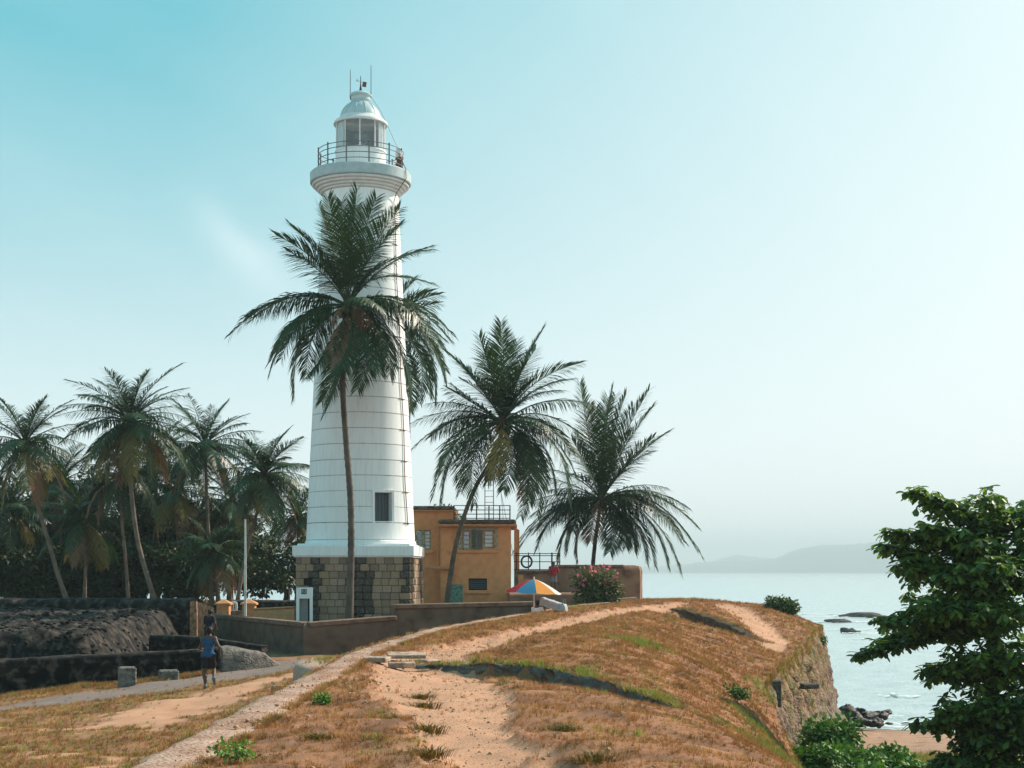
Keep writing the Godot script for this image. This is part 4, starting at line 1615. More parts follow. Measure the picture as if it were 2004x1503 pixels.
	for j in nd + 1:
		for i in nx + 1:
			var px := lerpf(-500.0, 345.0, i / float(nx))
			var f := j / float(nd)
			f = pow(f, 1.7)
			var dd := lerpf(52.1, 69.6, f)
			var x := (px - 1002.0) / F * lerpf(62.0, 66.0, f)
			# the right flank falls away in a slope
			var reach := clampf((330.0 - px) / 45.0, 0.0, 1.0)
			var y := 6.5 + (1.35 * smoothstep(0.0, 0.085, f) + 0.4 * f) * reach
			y += (nz2.get_noise_2d(x * 20.0, dd * 20.0) * 0.14 + nz.get_noise_2d(x * 8.0, dd * 8.0) * 0.16) * (0.4 + reach)
			em.p(Vector3(x, y, -dd))
	for j in nd:
		for i in nx:
			var aa := j * (nx + 1) + i
			em.q(aa, aa + 1, aa + nx + 2, aa + nx + 1)
	var rub := []
	var tints := []
	for i in 1100:
		var px := rng.randf_range(-120.0, 345.0)
		var f := pow(rng.randf(), 1.7)
		var dd := lerpf(52.1, 69.0, f)
		var x := (px - 1002.0) / F * lerpf(62.0, 66.0, f)
		var reach := clampf((330.0 - px) / 45.0, 0.0, 1.0)
		var y := 6.5 + (1.35 * smoothstep(0.0, 0.085, f) + 0.4 * f) * reach
		y += (nz2.get_noise_2d(x * 20.0, dd * 20.0) * 0.14 + nz.get_noise_2d(x * 8.0, dd * 8.0) * 0.16) * (0.4 + reach)
		var s := rng.randf_range(0.03, 0.085)
		rub.append(Transform3D((Basis(Vector3.UP, rng.randf() * TAU) * Basis(Vector3.RIGHT, rng.randf())).scaled(Vector3(s * 1.4, s * 0.8, s)), Vector3(x, y + s * 0.2, -dd)))
		tints.append(Color.WHITE)
	var rbm := MB.new()
	rbm.ball(Vector3.ZERO, Vector3.ONE, 6, 4)
	strew("rubble", "dark stones strewn over the bank below the rampart wall at left", rbm.mesh(false), rub, tints)
	tag(obj("stony_bank", em.mesh(), M.dark_stone), "dark stony bank sloping up to the rampart wall at left", "bank")
	# sunken parapet at the gap where the second runner comes through
	var sp := MB.new()
	var s0 := P(300, 1242, 61.5)
	var s1 := P(405, 1246, 60.0)
	var s2 := P(520, 1264, 58.5)
	wall_run(sp, [[s0, 5.8], [s1, 5.8], [s2, 5.8]], 0.5, 0.3, 0.05)
	tag(obj("sunken_parapet", sp.mesh(), M.dark_stone), "dark parapet of the sunken passage in front of the brown yard wall", "parapet")
	# far dark rounded parapet behind the gate
	var fp := MB.new()
	var f0 := P(425, 1174, 88.0)
	var f1 := P(760, 1174, 88.0)
	wall_run(fp, [[f0 + Vector3(-0.2, -0.25, 0), 7.0], [f0 + Vector3(0.35, 0, 0), 7.0], [f1, 7.0]], 1.6, 0.4, 0.06)
	tag(obj("far_parapet", fp.mesh(), M.dark_stone), "dark round-topped parapet behind the orange gate posts", "parapet")
	# gate posts, board, low orange wall, flagpole
	var pi := 0
	for k in [[438.0, 24.0, 83.0, "left orange gate post with pyramid cap"], [488.0, 24.0, 82.0, "right orange gate post with pyramid cap, beside the flagpole"]]:
		var q := P(k[0], 1180, k[2])
		var g := thing("gate_post", k[3], "gate post", Vector3(q.x, 7.2, q.z), "orange gate posts")
		var hw: float = k[1] / F * k[2] / 2
		var bm := MB.new()
		bm.bx(Vector3(-hw, 0, -hw), Vector3(hw, q.y - 7.2 - 0.1, hw), 0.015)
		obj("shaft", bm.mesh(false), M.orange_gate, g)
		var cm := MB.new()
		var y0 := q.y - 7.2 - 0.1
		var cw := hw + 0.09
		cm.bx(Vector3(-cw, y0, -cw), Vector3(cw, y0 + 0.09, cw), 0.01)
		var apex := Vector3(0, y0 + 0.32, 0)
		var cs := [Vector3(-cw, y0 + 0.09, cw), Vector3(cw, y0 + 0.09, cw), Vector3(cw, y0 + 0.09, -cw), Vector3(-cw, y0 + 0.09, -cw)]
		for i in 4:
			cm.tri(cs[i], cs[(i + 1) % 4], apex)
		obj("cap", cm.mesh(false), M.orange_gate, g)
	var gb := thing("notice_board", "white round-topped notice board between the two orange gate posts", "sign", Vector3(P(457, 1190, 84.0).x, 7.2, -84.0))
	var gm := MB.new()
	var gt := P(457, 1176, 84.0).y - 7.2
	var outl := PackedVector3Array()
	gm.bx(Vector3(-0.22, gt - 0.55, -0.03), Vector3(0.22, gt - 0.2, 0.03))
	for i in 12:
		var a0 := PI * i / 12.0
		var a1 := PI * (i + 1) / 12.0
		var c0 := Vector3(0, gt - 0.2, 0.03)
		var u0 := Vector3(0.22 * cos(a0), gt - 0.2 + 0.2 * sin(a0), 0.03)
		var u1 := Vector3(0.22 * cos(a1), gt - 0.2 + 0.2 * sin(a1), 0.03)
		gm.tri(c0, u0, u1)
		gm.quad(u0, u0 - Vector3(0, 0, 0.06), u1 - Vector3(0, 0, 0.06), u1)
	obj("board", gm.mesh(false), M.white_paint, gb)
	var gp := MB.new()
	gp.rod(Vector3(0, 0, -0.01), Vector3(0, gt - 0.5, -0.01), 0.05, 6)
	obj("post", gp.mesh(), M.white_paint, gb)
	var gx := MB.new()
	for sx in [-0.07, 0.07]:
		gx.bx(Vector3(sx - 0.035, gt - 0.42, 0.031), Vector3(sx + 0.035, gt - 0.16, 0.04))
	gx.bx(Vector3(-0.13, gt - 0.47, 0.031), Vector3(0.13, gt - 0.445, 0.04))
	obj("lettering", gx.mesh(false), M.roof_concrete, gb)
	var lo := thing("low_orange_wall", "low orange yard wall with coping between gate post and booth", "wall", Vector3.ZERO)
	var o0 := P(502, 1192, 80.5)
	var o1 := P(582, 1188, 77.0)
	var om := MB.new()
	wall_run(om, [[o0, 7.0], [o1, 7.0]], 0.35, 0.6, 0.008)
	obj("wall", om.mesh(), M.orange_gate, lo)
	var oc := MB.new()
	coping(oc, o0, o1, 0.46, 0.1)
	obj("coping", oc.mesh(false), M.orange_gate, lo)
	var gw := MB.new()
	gw.bx(Vector3(P(446, 1195, 83.4).x, 7.2, -83.6), Vector3(P(478, 1195, 83.4).x, P(446, 1195, 83.4).y, -83.3), 0.02)
	tag(obj("gate_step", gw.mesh(false), M.pale_stone), "pale masonry step between the orange gate posts", "step")
	var fpole := thing("flagpole", "thin white flagpole standing beside the right gate post", "flagpole", Vector3(P(480, 1200, 81.0).x, 7.2, -81.0))
	var fpm := MB.new()
	fpm.tube(PackedVector3Array([Vector3(0, 0, 0), Vector3(0, 3.0, 0), Vector3(0, P(480, 1016, 81.0).y - 7.2, 0)]), PackedFloat32Array([0.07, 0.06, 0.045]), 8)
	obj("pole", fpm.mesh(), M.white_trim, fpole)
	var fpb := MB.new()
	fpb.bx(Vector3(-0.2, 0, -0.2), Vector3(0.2, 0.3, 0.2), 0.03)
	obj("base", fpb.mesh(false), M.pale_stone, fpole)
	# the small rounded platform that juts from the rampart, and the steps below it
	var pf := MB.new()
	var ring0 := []
	for i in 15:
		var an := -PI * 0.62 + PI * 1.24 * i / 14.0
		var n2 := Vector3(-cos(an), 0, sin(an) * 1.5)
		var ctr := Vector3(-3.3, 0, -34.0)
		var rj := 1.5 + nz2.get_noise_2d(i * 30.0, 3.0) * 0.1
		var yy := 8.02 + nz2.get_noise_2d(i * 17.0, 9.0) * 0.05
		ring0.append([ctr + n2 * rj + Vector3(0, yy, 0), n2])
	for i in ring0.size():
		var pt: Vector3 = ring0[i][0]
		var nn: Vector3 = ring0[i][1]
		pf.p(Vector3(-3.1, 8.1, -34.0))
		pf.p(pt - nn * 0.28)
		pf.p(pt - nn * 0.05 + Vector3(0, -0.02, 0))
		pf.p(pt + Vector3(0, -0.12, 0) + nn * 0.03)
		for q in 5:
			var rr2 := nz2.get_noise_2d(i * 50.0, q * 50.0) * 0.1
			pf.p(pt + nn * (0.08 + 0.05 * q + rr2) + Vector3(0, -0.35 - 0.32 * q, 0))
		if i:
			var aa := pf.v.size() - 18
			for q in 8:
				pf.q(aa + q, aa + q + 1, aa + 9 + q + 1, aa + 9 + q)
	tag(obj("stone_ledge", pf.mesh(), M.kerb_concrete), "rounded stone ledge jutting from the rampart kerb toward the footpath", "ledge")
	for j in 3:
		var sm := MB.new()
		sm.box(Transform3D(Basis(Vector3.UP, 0.25), Vector3.ZERO), Vector3(1.1, 0.3, 0.5), 0.03)
		var so := obj("stone_step", sm.mesh(false), M.rustic_stone)
		so.position = Vector3(-4.55 - 0.1 * j, 7.4 - 0.28 * j, -32.6 + 0.6 * j)
		tag(so, ["uppermost dark stone step below the jutting ledge", "middle dark stone step below the jutting ledge", "lowest dark stone step below the jutting ledge"][j], "step", "dark steps by the ledge")
	# flat slabs over the gutter on the rampart
	for k in [[795.0, 1279.0, 29.6, 1.2, 0.62, 0.1, 0.07, "broad flat stone slab laid over the gutter"], [842.0, 1290.0, 28.6, 0.62, 0.2, 0.9, 0.05, "narrow tilted pale slab right of the broad one"], [738.0, 1292.0, 28.6, 0.75, 0.3, -0.35, 0.09, "cracked slab left of the gutter stones"], [786.0, 1298.0, 28.3, 0.8, 0.22, 0.12, 0.10, "low stone lying under the broad slab's near edge"]]:
		var q := P(k[0], k[1], k[2])
		var sm := MB.new()
		sm.box(Transform3D(Basis(Vector3.UP, k[5]) * Basis(Vector3.RIGHT, 0.06), Vector3.ZERO), Vector3(k[3] * 0.62, k[6], k[4]), 0.015)
		var so := obj("stone_slab", sm.mesh(false), M.slab_stone)
		so.position = Vector3(q.x, maxf(rampart_y(q.x, k[2]) + k[6] * 0.4, q.y - 0.03), q.z)
		tag(so, k[7], "stone slab", "slabs over the gutter")
	# stones in the cliff
	for k in [[1508.0, 1356.0, 47.5, 0.42, 0.85, "dark stump of masonry at the brink of the cliff"], [1578.0, 1342.0, 58.0, 0.75, 0.2, "dark stone spout jutting from the cliff face"]]:
		var q := P(k[0], k[1], k[2])
		var sm := MB.new()
		sm.box(Transform3D(Basis(Vector3.UP, 0.4), Vector3.ZERO), Vector3(k[3], k[4], 0.7), 0.05)
		var so := obj("stone_block", sm.mesh(false), M.rustic_stone)
		so.position = q
		tag(so, k[5], "stone block")
	# loose flat stones where the kerb meets the oleander
	for k in [[1150.0, 1186.0, 74.0, 0.9, "thin pale flagstone lying on the kerb before the oleander"], [1176.0, 1183.0, 77.0, 0.9, "pale flagstone right of the thin one by the oleander"], [1226.0, 1176.0, 86.0, 1.1, "rounded stone at the foot of the bastion's end"]]:
		var q := P(k[0], k[1], k[2])
		var sm := MB.new()
		sm.box(Transform3D(Basis(Vector3.UP, 0.2) * Basis(Vector3.BACK, 0.08), Vector3.ZERO), Vector3(k[3], 0.1 if k[2] < 80 else 0.3, 0.5), 0.03)
		var so := obj("flagstone", sm.mesh(false), M.slab_stone)
		so.position = Vector3(q.x, q.y + 0.03, q.z)
		tag(so, k[4], "stone")


func rocks() -> void:
	var kinds := []
	for v in 5:
		var mb := MB.new()
		mb.ball(Vector3.ZERO, Vector3.ONE, 18, 12)
		for i in mb.v.size():
			var q := mb.v[i]
			var f := 1.0 + nz.get_noise_3d(q.x * 14.0 + v * 50.0, q.y * 14.0, q.z * 14.0) * 0.65 + nz2.get_noise_3d(q.x * 40.0, q.y * 40.0 + v * 9.0, q.z * 40.0) * 0.18
			mb.v[i] = q * f
		kinds.append(mb.mesh())
	var L := [
		[1662, 1236, 250.0, 2.4, 1.7, 2.0, "dark pointed rock alone in the water off the cliff"],
		[1692, 1207, 335.0, 8.5, 2.3, 4.0, "long low reef of dark rock farthest out"],
		[1640, 1213, 300.0, 3.2, 0.7, 2.0, "small low rock awash left of the reef"],
		[1655, 1250, 232.0, 2.2, 0.25, 1.2, "flat rock barely awash below the pointed one"],
		[1730, 1213, 330.0, 6.0, 1.8, 3.0, "rock at the right end of the reef"],
		[1683, 1389, 98.0, 1.3, 0.55, 0.8, "flat topped boulder highest in the pile at the cliff foot"],
		[1700, 1397, 96.5, 1.2, 0.5, 0.8, "broad grey boulder in the middle of the shore pile"],
		[1722, 1394, 97.0, 0.75, 0.5, 0.6, "round boulder at the seaward side of the shore pile"],
		[1716, 1409, 94.0, 0.9, 0.5, 0.7, "wet boulder nearest the sand in front of the pile"],
		[1688, 1410, 94.0, 1.3, 0.4, 0.8, "low boulder half sunk in sand by the cliff"],
		[1735, 1391, 99.0, 0.5, 0.35, 0.5, "small boulder standing in the foam right of the pile"],
		[1672, 1398, 95.5, 0.9, 0.7, 0.8, "dark boulder wedged against the cliff foot"],
		[1658, 1385, 97.5, 0.8, 1.0, 1.0, "tall broken rock leaning at the cliff's corner"],
		[1740, 1414, 94.0, 0.35, 0.15, 0.3, "pebble-sized rock alone on the wet sand"],
	]
	for i in L.size():
		var k: Array = L[i]
		var q := P(k[0], k[1], k[2])
		var r := obj("rock", kinds[i % 5], M.rock if k[2] > 120.0 else M.wet_rock)
		r.position = Vector3(q.x, q.y - k[4] * 0.35, q.z)
		r.scale = Vector3(k[3], k[4], k[5]) * (0.6 if k[2] < 120.0 else 0.7)
		r.rotation.y = i * 1.7 if k[2] < 120.0 else 0.0
		tag(r, k[6], "rock", "rocks by the sea")

# ---------------------------------------------------------------- palms
func bez(a: Vector3, b: Vector3, c: Vector3, t: float) -> Vector3:
	return a.lerp(b, t).lerp(b.lerp(c, t), t)


# one coconut frond from a to c, bulging through b: mid-rib and hanging leaflets
func frond_mesh(a: Vector3, b: Vector3, c: Vector3, lf: float, hang: float, tone: Color, per := 80) -> ArrayMesh:
	var mb := MB.new()
	var pts := PackedVector3Array()
	var rad := PackedFloat32Array()
	var L := a.distance_to(b) + b.distance_to(c)
	for i in 9:
		var t := i / 8.0
		pts.append(bez(a, b, c, t))
		rad.append(lerpf(0.055, 0.008, pow(t, 0.6)))
	mb.col = tone * 1.5
	mb.col.a = 1.0
	mb.tube(pts, rad, 4, false)
	var out := Vector3(c.x - a.x, 0, c.z - a.z)
	if out.length() < 0.35:
		out = Vector3(b.x - a.x + 0.3, 0, b.z - a.z + 0.2)
	var side := out.normalized().cross(Vector3.UP)
	var roll := rng.randf_range(-0.35, 0.35)
	for s: float in [-1.0, 1.0]:
		for i in per:
			if rng.randf() < 0.05:
				continue
			var t := lerpf(0.13, 0.99, (i + rng.randf_range(-0.3, 0.3)) / float(per - 1))
			t = clampf(t, 0.12, 0.995)
			var p := bez(a, b, c, t)
			var tg := (bez(a, b, c, minf(t + 0.03, 1.0)) - bez(a, b, c, t - 0.03)).normalized()
			var sd: Vector3 = (side - tg * side.dot(tg)).normalized().rotated(tg, roll) * s
			var nm := tg.cross(sd) * s
			var fwd := lerpf(0.55, 1.5, t * t) + rng.randf_range(-0.12, 0.12)
			var hg := hang * (1.0 - 0.75 * absf(tg.y)) * rng.randf_range(0.7, 1.3)
			var d: Vector3 = (sd * 1.0 + tg * fwd * (1.0 - 0.35 * maxf(0.0, -tg.y)) + nm * -0.12 + Vector3.DOWN * hg + Vector3(rng.randfn(), rng.randfn(), rng.randfn()) * 0.09).normalized()
			var ln := lf * lerpf(0.62, 1.0, smoothstep(0.1, 0.35, t)) * lerpf(1.0, 0.42, smoothstep(0.55, 1.0, t)) * rng.randf_range(0.85, 1.1)
			var w := 0.027 * rng.randf_range(0.85, 1.2)
			var wd := (tg - d * tg.dot(d)).normalized()
			wd = (wd + nm * 0.5).normalized() * w
			var d2 := (d + Vector3.DOWN * (0.2 + hg * 0.55)).normalized()
			var m := p + d * ln * 0.5
			var e := m + d2 * ln * 0.5
			var k := rng.randf_range(0.72, 1.25)
			mb.col = Color(tone.r * k, tone.g * k, tone.b * k * rng.randf_range(0.8, 1.2), 1.0)
			var i0 := mb.p(p - wd * 0.5)
			var i1 := mb.p(p + wd * 0.5)
			var i2 := mb.p(m + wd)
			var i3 := mb.p(m - wd)
			var i4 := mb.p(e)
			mb.q(i0, i1, i2, i3)
			mb.t(i3, i2, i4)
	return mb.mesh()


func palm_trunk(t: Node3D, pts: Array, r0: float, r1: float, tone: Color) -> void:
	var mb := MB.new()
	var n := 90
	var cv := Curve3D.new()
	for i in pts.size():
		var p: Vector3 = pts[i]
		var pv: Vector3 = pts[maxi(i - 1, 0)]
		var nx: Vector3 = pts[mini(i + 1, pts.size() - 1)]
		var tg := (nx - pv) * 0.17
		cv.add_point(p, -tg, tg)
	var path := PackedVector3Array()
	var rad := PackedFloat32Array()
	var len := cv.get_baked_length()
	for i in n + 1:
		var f := i / float(n)
		path.append(cv.sample_baked(f * len, true))
		var ring := 1.0 + 0.055 * (1.0 if i % 2 == 0 else -1.0) + rng.randf_range(-0.03, 0.03)
		rad.append((lerpf(r0, r1, pow(f, 0.6)) + 0.14 * exp(-f * len / 0.35)) * ring)
	mb.col = tone
	mb.tube(path, rad, 10)
	for i in mb.v.size():
		var k := 1.0 + nz2.get_noise_3d(mb.v[i].x * 30.0, mb.v[i].y * 30.0, mb.v[i].z * 30.0) * 0.6
		mb.c[i] = Color(tone.r * k, tone.g * k, tone.b * k, 1.0)
	obj("trunk", mb.mesh(), M.trunk, t)


func coconuts(t: Node3D, c: Vector3, n: int) -> void:
	for i in n:
		var a := i * 2.4 + 0.6
		var mb := MB.new()
		mb.ball(Vector3.ZERO, Vector3(0.13, 0.16, 0.13), 10, 7)
		var o := obj("coconut", mb.mesh(), M.frond_yellow if i % 3 else M.frond, t)
		o.position = c + Vector3(cos(a) * 0.33, -0.32 - 0.12 * (i % 3), sin(a) * 0.33)
	var fb := MB.new()
	fb.tube(PackedVector3Array([c + Vector3(0, -0.55, 0), c + Vector3(0, -0.2, 0), c + Vector3(0, 0.25, 0), c + Vector3(0, 0.7, 0)]), PackedFloat32Array([0.16, 0.26, 0.22, 0.06]), 9)
	obj("crown_shaft", fb.mesh(), M.bark, t)


# fronds given by where their tips are seen (x, y, starting angle in degrees, sideways lean in depth)
func palm(label: String, c_px: Array, d: float, base_px: Array, mids: Array, tips: Array, lf0: float, extra: int, r0 := 0.17, group := "") -> void:
	var lf := lf0 * 1.55
	var base := P(base_px[0], base_px[1], d)
	base.y = base_px[2]
	var t := thing("coconut_palm", label, "palm tree", base, group)
	var c := P(c_px[0], c_px[1], d) - base
	var pts := [Vector3.ZERO]
	for m in mids:
		pts.append(P(m[0], m[1], d) - base)
	pts.append(c)
	palm_trunk(t, pts, r0, r0 * 0.62, Color(0.17, 0.13, 0.105))
	coconuts(t, c, 8)
	var k := d / F
	for f in tips:
		var e := P(f[0], f[1], d) - base
		var flat := e - c
		var dz: float = f[3] * maxf(flat.length(), 1.5)
		e.z += dz
		var L := (e - c).length() * 1.06
		var an := deg_to_rad(f[2])
		if f[2] > 36.0 and f[2] < 144.0:
			an += deg_to_rad((90.0 - f[2]) * 0.32)
		if f[2] < 35.0:
			an += deg_to_rad(clampf((35.0 - f[2]) * 0.35, 0.0, 24.0))
		elif f[2] > 145.0:
			an -= deg_to_rad(clampf((f[2] - 145.0) * 0.35, 0.0, 24.0))
		var b := c + Vector3(cos(an), sin(an), 0) * L * 0.5 + Vector3(0, 0, dz * 0.45)
		var start := c + (b - c).normalized() * 0.18
		var hang := clampf(1.05 - 0.9 * sin(an), 0.15, 1.5)
		var dead: bool = f.size() > 4
		var tone := Color(1, 1, 1) * rng.randf_range(0.8, 1.2)
		obj("frond", frond_mesh(start, b, e, lf, hang, tone, int(lerpf(48, 78, clampf(L / 6.0, 0, 1)))), M.frond_dead if dead else M.frond, t)
	for i in extra:
		random_frond(t, c, i, extra, 3.3, lf, 0.0)
	# dry sheaths hanging at the crown
	for i in 4:
		var a := i * 1.7 + 0.4
		var dir := Vector3(cos(a), -0.5, sin(a))
		obj("dry_sheath", frond_mesh(c + dir * 0.1, c + dir * 0.7 + Vector3(0, 0.3, 0), c + dir * 1.3 + Vector3(0, -0.7, 0), 0.3, 1.1, Color(1, 1, 1), 14), M.frond_dead, t)


func random_frond(t: Node3D, c: Vector3, i: int, n: int, L0: float, lf: float, droop: float) -> void:
	var f := (i + 0.5) / n
	var el := deg_to_rad(lerpf(80.0, -46.0, pow(f, 1.0)) + rng.randf_range(-8, 8))
	var az := i * 2.399 + rng.randf_range(-0.3, 0.3)
	var L := L0 * rng.randf_range(0.85, 1.2) * (0.8 if f < 0.15 else 1.0)
	var h := Vector3(cos(az), 0, sin(az))
	var b := c + (h * cos(el) + Vector3.UP * sin(el)) * L * 0.52
	var el2 := el - deg_to_rad(26.0 + 20.0 * cos(el) + droop)
	var e := b + (h * cos(el2) + Vector3.UP * sin(el2)) * L * 0.56
	var dead := f > 0.86 and rng.randf() < 0.5
	var yel := f > 0.72 and rng.randf() < 0.35
	var k := rng.randf_range(0.75, 1.2)
	obj("frond", frond_mesh(c + (b - c).normalized() * 0.15, b, e, lf, clampf(0.95 - 0.75 * sin(el), 0.2, 1.4), Color(k, k, k), 48), M.frond_dead if dead else (M.frond_yellow if yel else M.frond), t)


func wild_palm(label: String, c_px: Array, d: float, base_px: Array, mids: Array, n0: int, L0: float, lf1 := 0.8, r0 := 0.15, droop := 0.0) -> void:
	var base := P(base_px[0], 1118, d)
	base.y = base_px[1]
	var lf := lf1 * 1.3
	var n := int(n0 * 1.2)
	var t := thing("coconut_palm", label, "palm tree", base, "coconut palms left of the lighthouse")
	var c := P(c_px[0], c_px[1], d) - base
	var pts := [Vector3.ZERO]
	for m in mids:
		pts.append(P(m[0], m[1], d) - base)
	pts.append(c)
	palm_trunk(t, pts, r0, r0 * 0.68, Color(0.24, 0.18, 0.14))
	coconuts(t, c, 6)
	for i in n:
		random_frond(t, c, i, n, L0, lf, droop)
	for i in 2:
		var a := i * 2.6 + 0.9
		var dir := Vector3(cos(a), 0, sin(a))
		obj("dead_frond", frond_mesh(c + Vector3(0, -0.2, 0), c + dir * 0.9 + Vector3(0, -0.2, 0), c + dir * 0.85 + Vector3(0, -L0 * rng.randf_range(0.55, 0.85), 0), 0.5, 0.5, Color(1, 1, 1) * rng.randf_range(0.6, 1.1), 16), M.frond_dead, t)


func palms() -> void:
	palm("tallest coconut palm, standing right in front of the white lighthouse", [681, 598], 72.0, [683, 1205, 7.1], [[687, 1090], [686, 980], [677, 860], [671, 760], [675, 680]], [
		[453, 660, 152, 0.1], [470, 612, 160, -0.25], [545, 468, 128, 0.2], [560, 482, 122, -0.5], [575, 452, 120, 0.3], [620, 392, 112, -0.15], [650, 402, 100, 0.35], [700, 372, 86, 0.05], [690, 380, 92, -0.4], [742, 402, 75, 0.3], [784, 428, 66, -0.2], [786, 420, 60, 0.25],
		[852, 562, 52, 0.15], [838, 470, 42, -0.3], [848, 505, 46, 0.4], [884, 672, 24, 0.1], [882, 640, 30, -0.5], [872, 742, 4, 0.25], [868, 715, 12, -0.35], [806, 806, -42, 0.2], [792, 760, -30, -0.3], [770, 745, -48, 0.5], [706, 770, -70, 0.4], [640, 812, -112, 0.15], [622, 780, -118, -0.3], [612, 745, -128, 0.5], [532, 735, 190, 0.15], [520, 700, 182, -0.3], [560, 690, 200, 0.5], [590, 725, 222, -0.45], [735, 735, -50, 0.6], [662, 745, -96, 0.7], [680, 420, 95, 0.6], [735, 640, -40, 0.5, 1], [655, 720, -110, 0.6, 1], [872, 700, 14, 0.35], [500, 640, 158, 0.35], [545, 700, 185, -0.15], [845, 770, -16, -0.15], [580, 780, 210, 0.15]], 0.92, 6, 0.19)
	palm("coconut palm crown half hidden behind the lighthouse tower", [768, 640], 84.0, [790, 1200, 7.2], [[792, 1000], [798, 800]], [
		[862, 580, 50, 0.2], [845, 565, 65, -0.2], [815, 552, 82, 0.3], [872, 668, 22, 0.1], [872, 752, -6, 0.2], [852, 790, -25, 0.1], [838, 770, -40, -0.3], [822, 790, -50, 0.3], [775, 810, -110, 0.1], [800, 800, -88, -0.2], [865, 720, 0, -0.4], [720, 690, 190, 0.2], [700, 620, 150, -0.3]], 0.9, 2, 0.16)
	palm("leaning coconut palm with curved trunk in front of the orange house", [985, 826], 86.0, [870, 1185, 7.2], [[884, 1110], [902, 1030], [930, 955], [962, 900], [977, 860]], [
		[980, 632, 93, 0.05], [985, 660, 90, 0.4], [1012, 660, 84, -0.3], [1062, 648, 66, 0.15], [1030, 720, 78, 0.5], [920, 740, 120, 0.6], [840, 800, 154, 0.6], [1150, 800, 36, 0.5], [870, 930, 190, 0.6], [1110, 990, -20, 0.5], [930, 990, 235, 0.3], [1050, 1010, -45, 0.2], [1050, 675, 70, -0.3], [938, 662, 110, 0.2], [950, 690, 106, -0.3], [868, 685, 136, 0.15], [890, 700, 126, -0.35], [876, 762, 150, 0.2], [880, 745, 145, -0.4], [1138, 712, 50, 0.1], [1120, 735, 44, -0.3], [1095, 770, 42, 0.4],
		[801, 832, 158, 0.1], [802, 890, 172, 0.25], [840, 850, 160, -0.4], [849, 975, 200, 0.15], [868, 988, 215, 0.35], [900, 960, 218, -0.3], [1140, 855, 26, 0.1], [1120, 880, 20, -0.35], [1156, 938, -8, 0.15], [1130, 930, -4, -0.3], [1065, 920, -32, 0.3], [1088, 960, -25, -0.2], [1018, 1012, -62, 0.2], [1035, 985, -50, 0.45], [985, 962, -92, 0.4], [955, 945, -115, 0.4], [1020, 970, -60, -0.4, 1], [1000, 800, 85, 0.7]], 1.0, 7, 0.17)
	palm("coconut palm with upright spear crown above the pink oleander", [1176, 978], 94.0, [1156, 1200, 8.0], [[1160, 1110], [1166, 1050], [1172, 1010]], [
		[1198, 760, 88, 0.05], [1186, 785, 92, 0.3], [1230, 850, 66, 0.6], [1300, 960, 30, 0.6], [1110, 930, 140, 0.6], [1320, 1060, 0, 0.6], [1050, 1075, 196, 0.5], [1280, 1110, -32, 0.1], [1130, 1095, 240, 0.1], [1208, 768, 84, -0.25], [1222, 775, 80, 0.25], [1170, 790, 96, -0.3], [1134, 752, 108, 0.1], [1150, 800, 104, 0.4], [1268, 766, 66, 0.15], [1244, 785, 72, -0.3], [1274, 800, 62, 0.3], [1308, 846, 42, 0.1], [1280, 880, 50, -0.3], [1275, 860, 40, 0.4], [1118, 862, 122, 0.2], [1128, 840, 116, -0.4],
		[1364, 1034, 28, 0.1], [1350, 990, 24, -0.3], [1369, 1090, 8, 0.2], [1345, 1060, 10, -0.3], [1330, 1122, -16, 0.1], [1300, 1110, -22, 0.4], [1262, 1100, -40, 0.2], [1245, 1080, -42, -0.3], [1222, 1072, -58, 0.4], [1000, 1088, 190, 0.1], [1020, 1050, 184, -0.25], [1092, 1100, 222, 0.15], [1112, 1078, 230, -0.3], [1034, 985, 168, 0.1], [1040, 1010, 180, 0.35], [1060, 930, 150, -0.2], [1076, 960, 156, 0.4], [1090, 1020, 195, -0.4], [1120, 1040, 215, 0.5], [1190, 1080, -75, 0.5], [1050, 1040, 186, 0.2, 1], [1355, 1075, 14, 0.3], [1340, 1010, 24, 0.15], [1015, 1075, 190, -0.1], [1310, 1090, -10, -0.2]], 1.02, 7, 0.17)
	wild_palm("leftmost coconut palm, its bare trunk leaning right above the dark wall", [50, 868], 96.0, [136, 7.7], [[112, 1120], [92, 1050], [68, 970], [56, 915]], 34, 4.0, 0.85, 0.16)
	wild_palm("fullest coconut palm crown with brown hanging fronds, second from the left", [255, 826], 94.0, [308, 7.7], [[286, 1120], [268, 1050], [256, 950], [254, 890]], 46, 4.1, 0.9, 0.17, 8.0)
	wild_palm("narrow ragged palm crown between the full palm and the flagpole palm", [402, 872], 102.0, [415, 7.7], [[410, 1080], [405, 980]], 34, 3.9, 0.8, 0.14)
	wild_palm("coconut palm with yellowed lower fronds whose trunk slants down beside the flagpole", [518, 930], 92.0, [462, 7.6], [[474, 1120], [490, 1050], [508, 985]], 38, 3.5, 0.85, 0.13, 4.0)
	wild_palm("straight pale trunked palm just left of the fullest palm", [238, 930], 98.0, [252, 7.7], [[246, 1100], [237, 1000]], 22, 3.2, 0.8, 0.13, 10.0)
	wild_palm("short palm with arching fronds low at the left edge", [20, 1000], 104.0, [10, 7.7], [[14, 1080]], 26, 3.6, 0.8, 0.15)
	wild_palm("short bushy palm low between the two leftmost trunks", [170, 1020], 100.0, [165, 7.7], [[168, 1090]], 26, 3.4, 0.8, 0.14, 6.0)
	wild_palm("low drooping palm standing left of the flagpole", [420, 1080], 97.0, [428, 7.7], [[424, 1130]], 24, 3.0, 0.8, 0.14, 8.0)
	wild_palm("palm crown in the shade between the leftmost palm and the fullest one", [118, 945], 109.0, [120, 7.7], [[119, 1060]], 30, 3.9, 0.85, 0.14, 6.0)
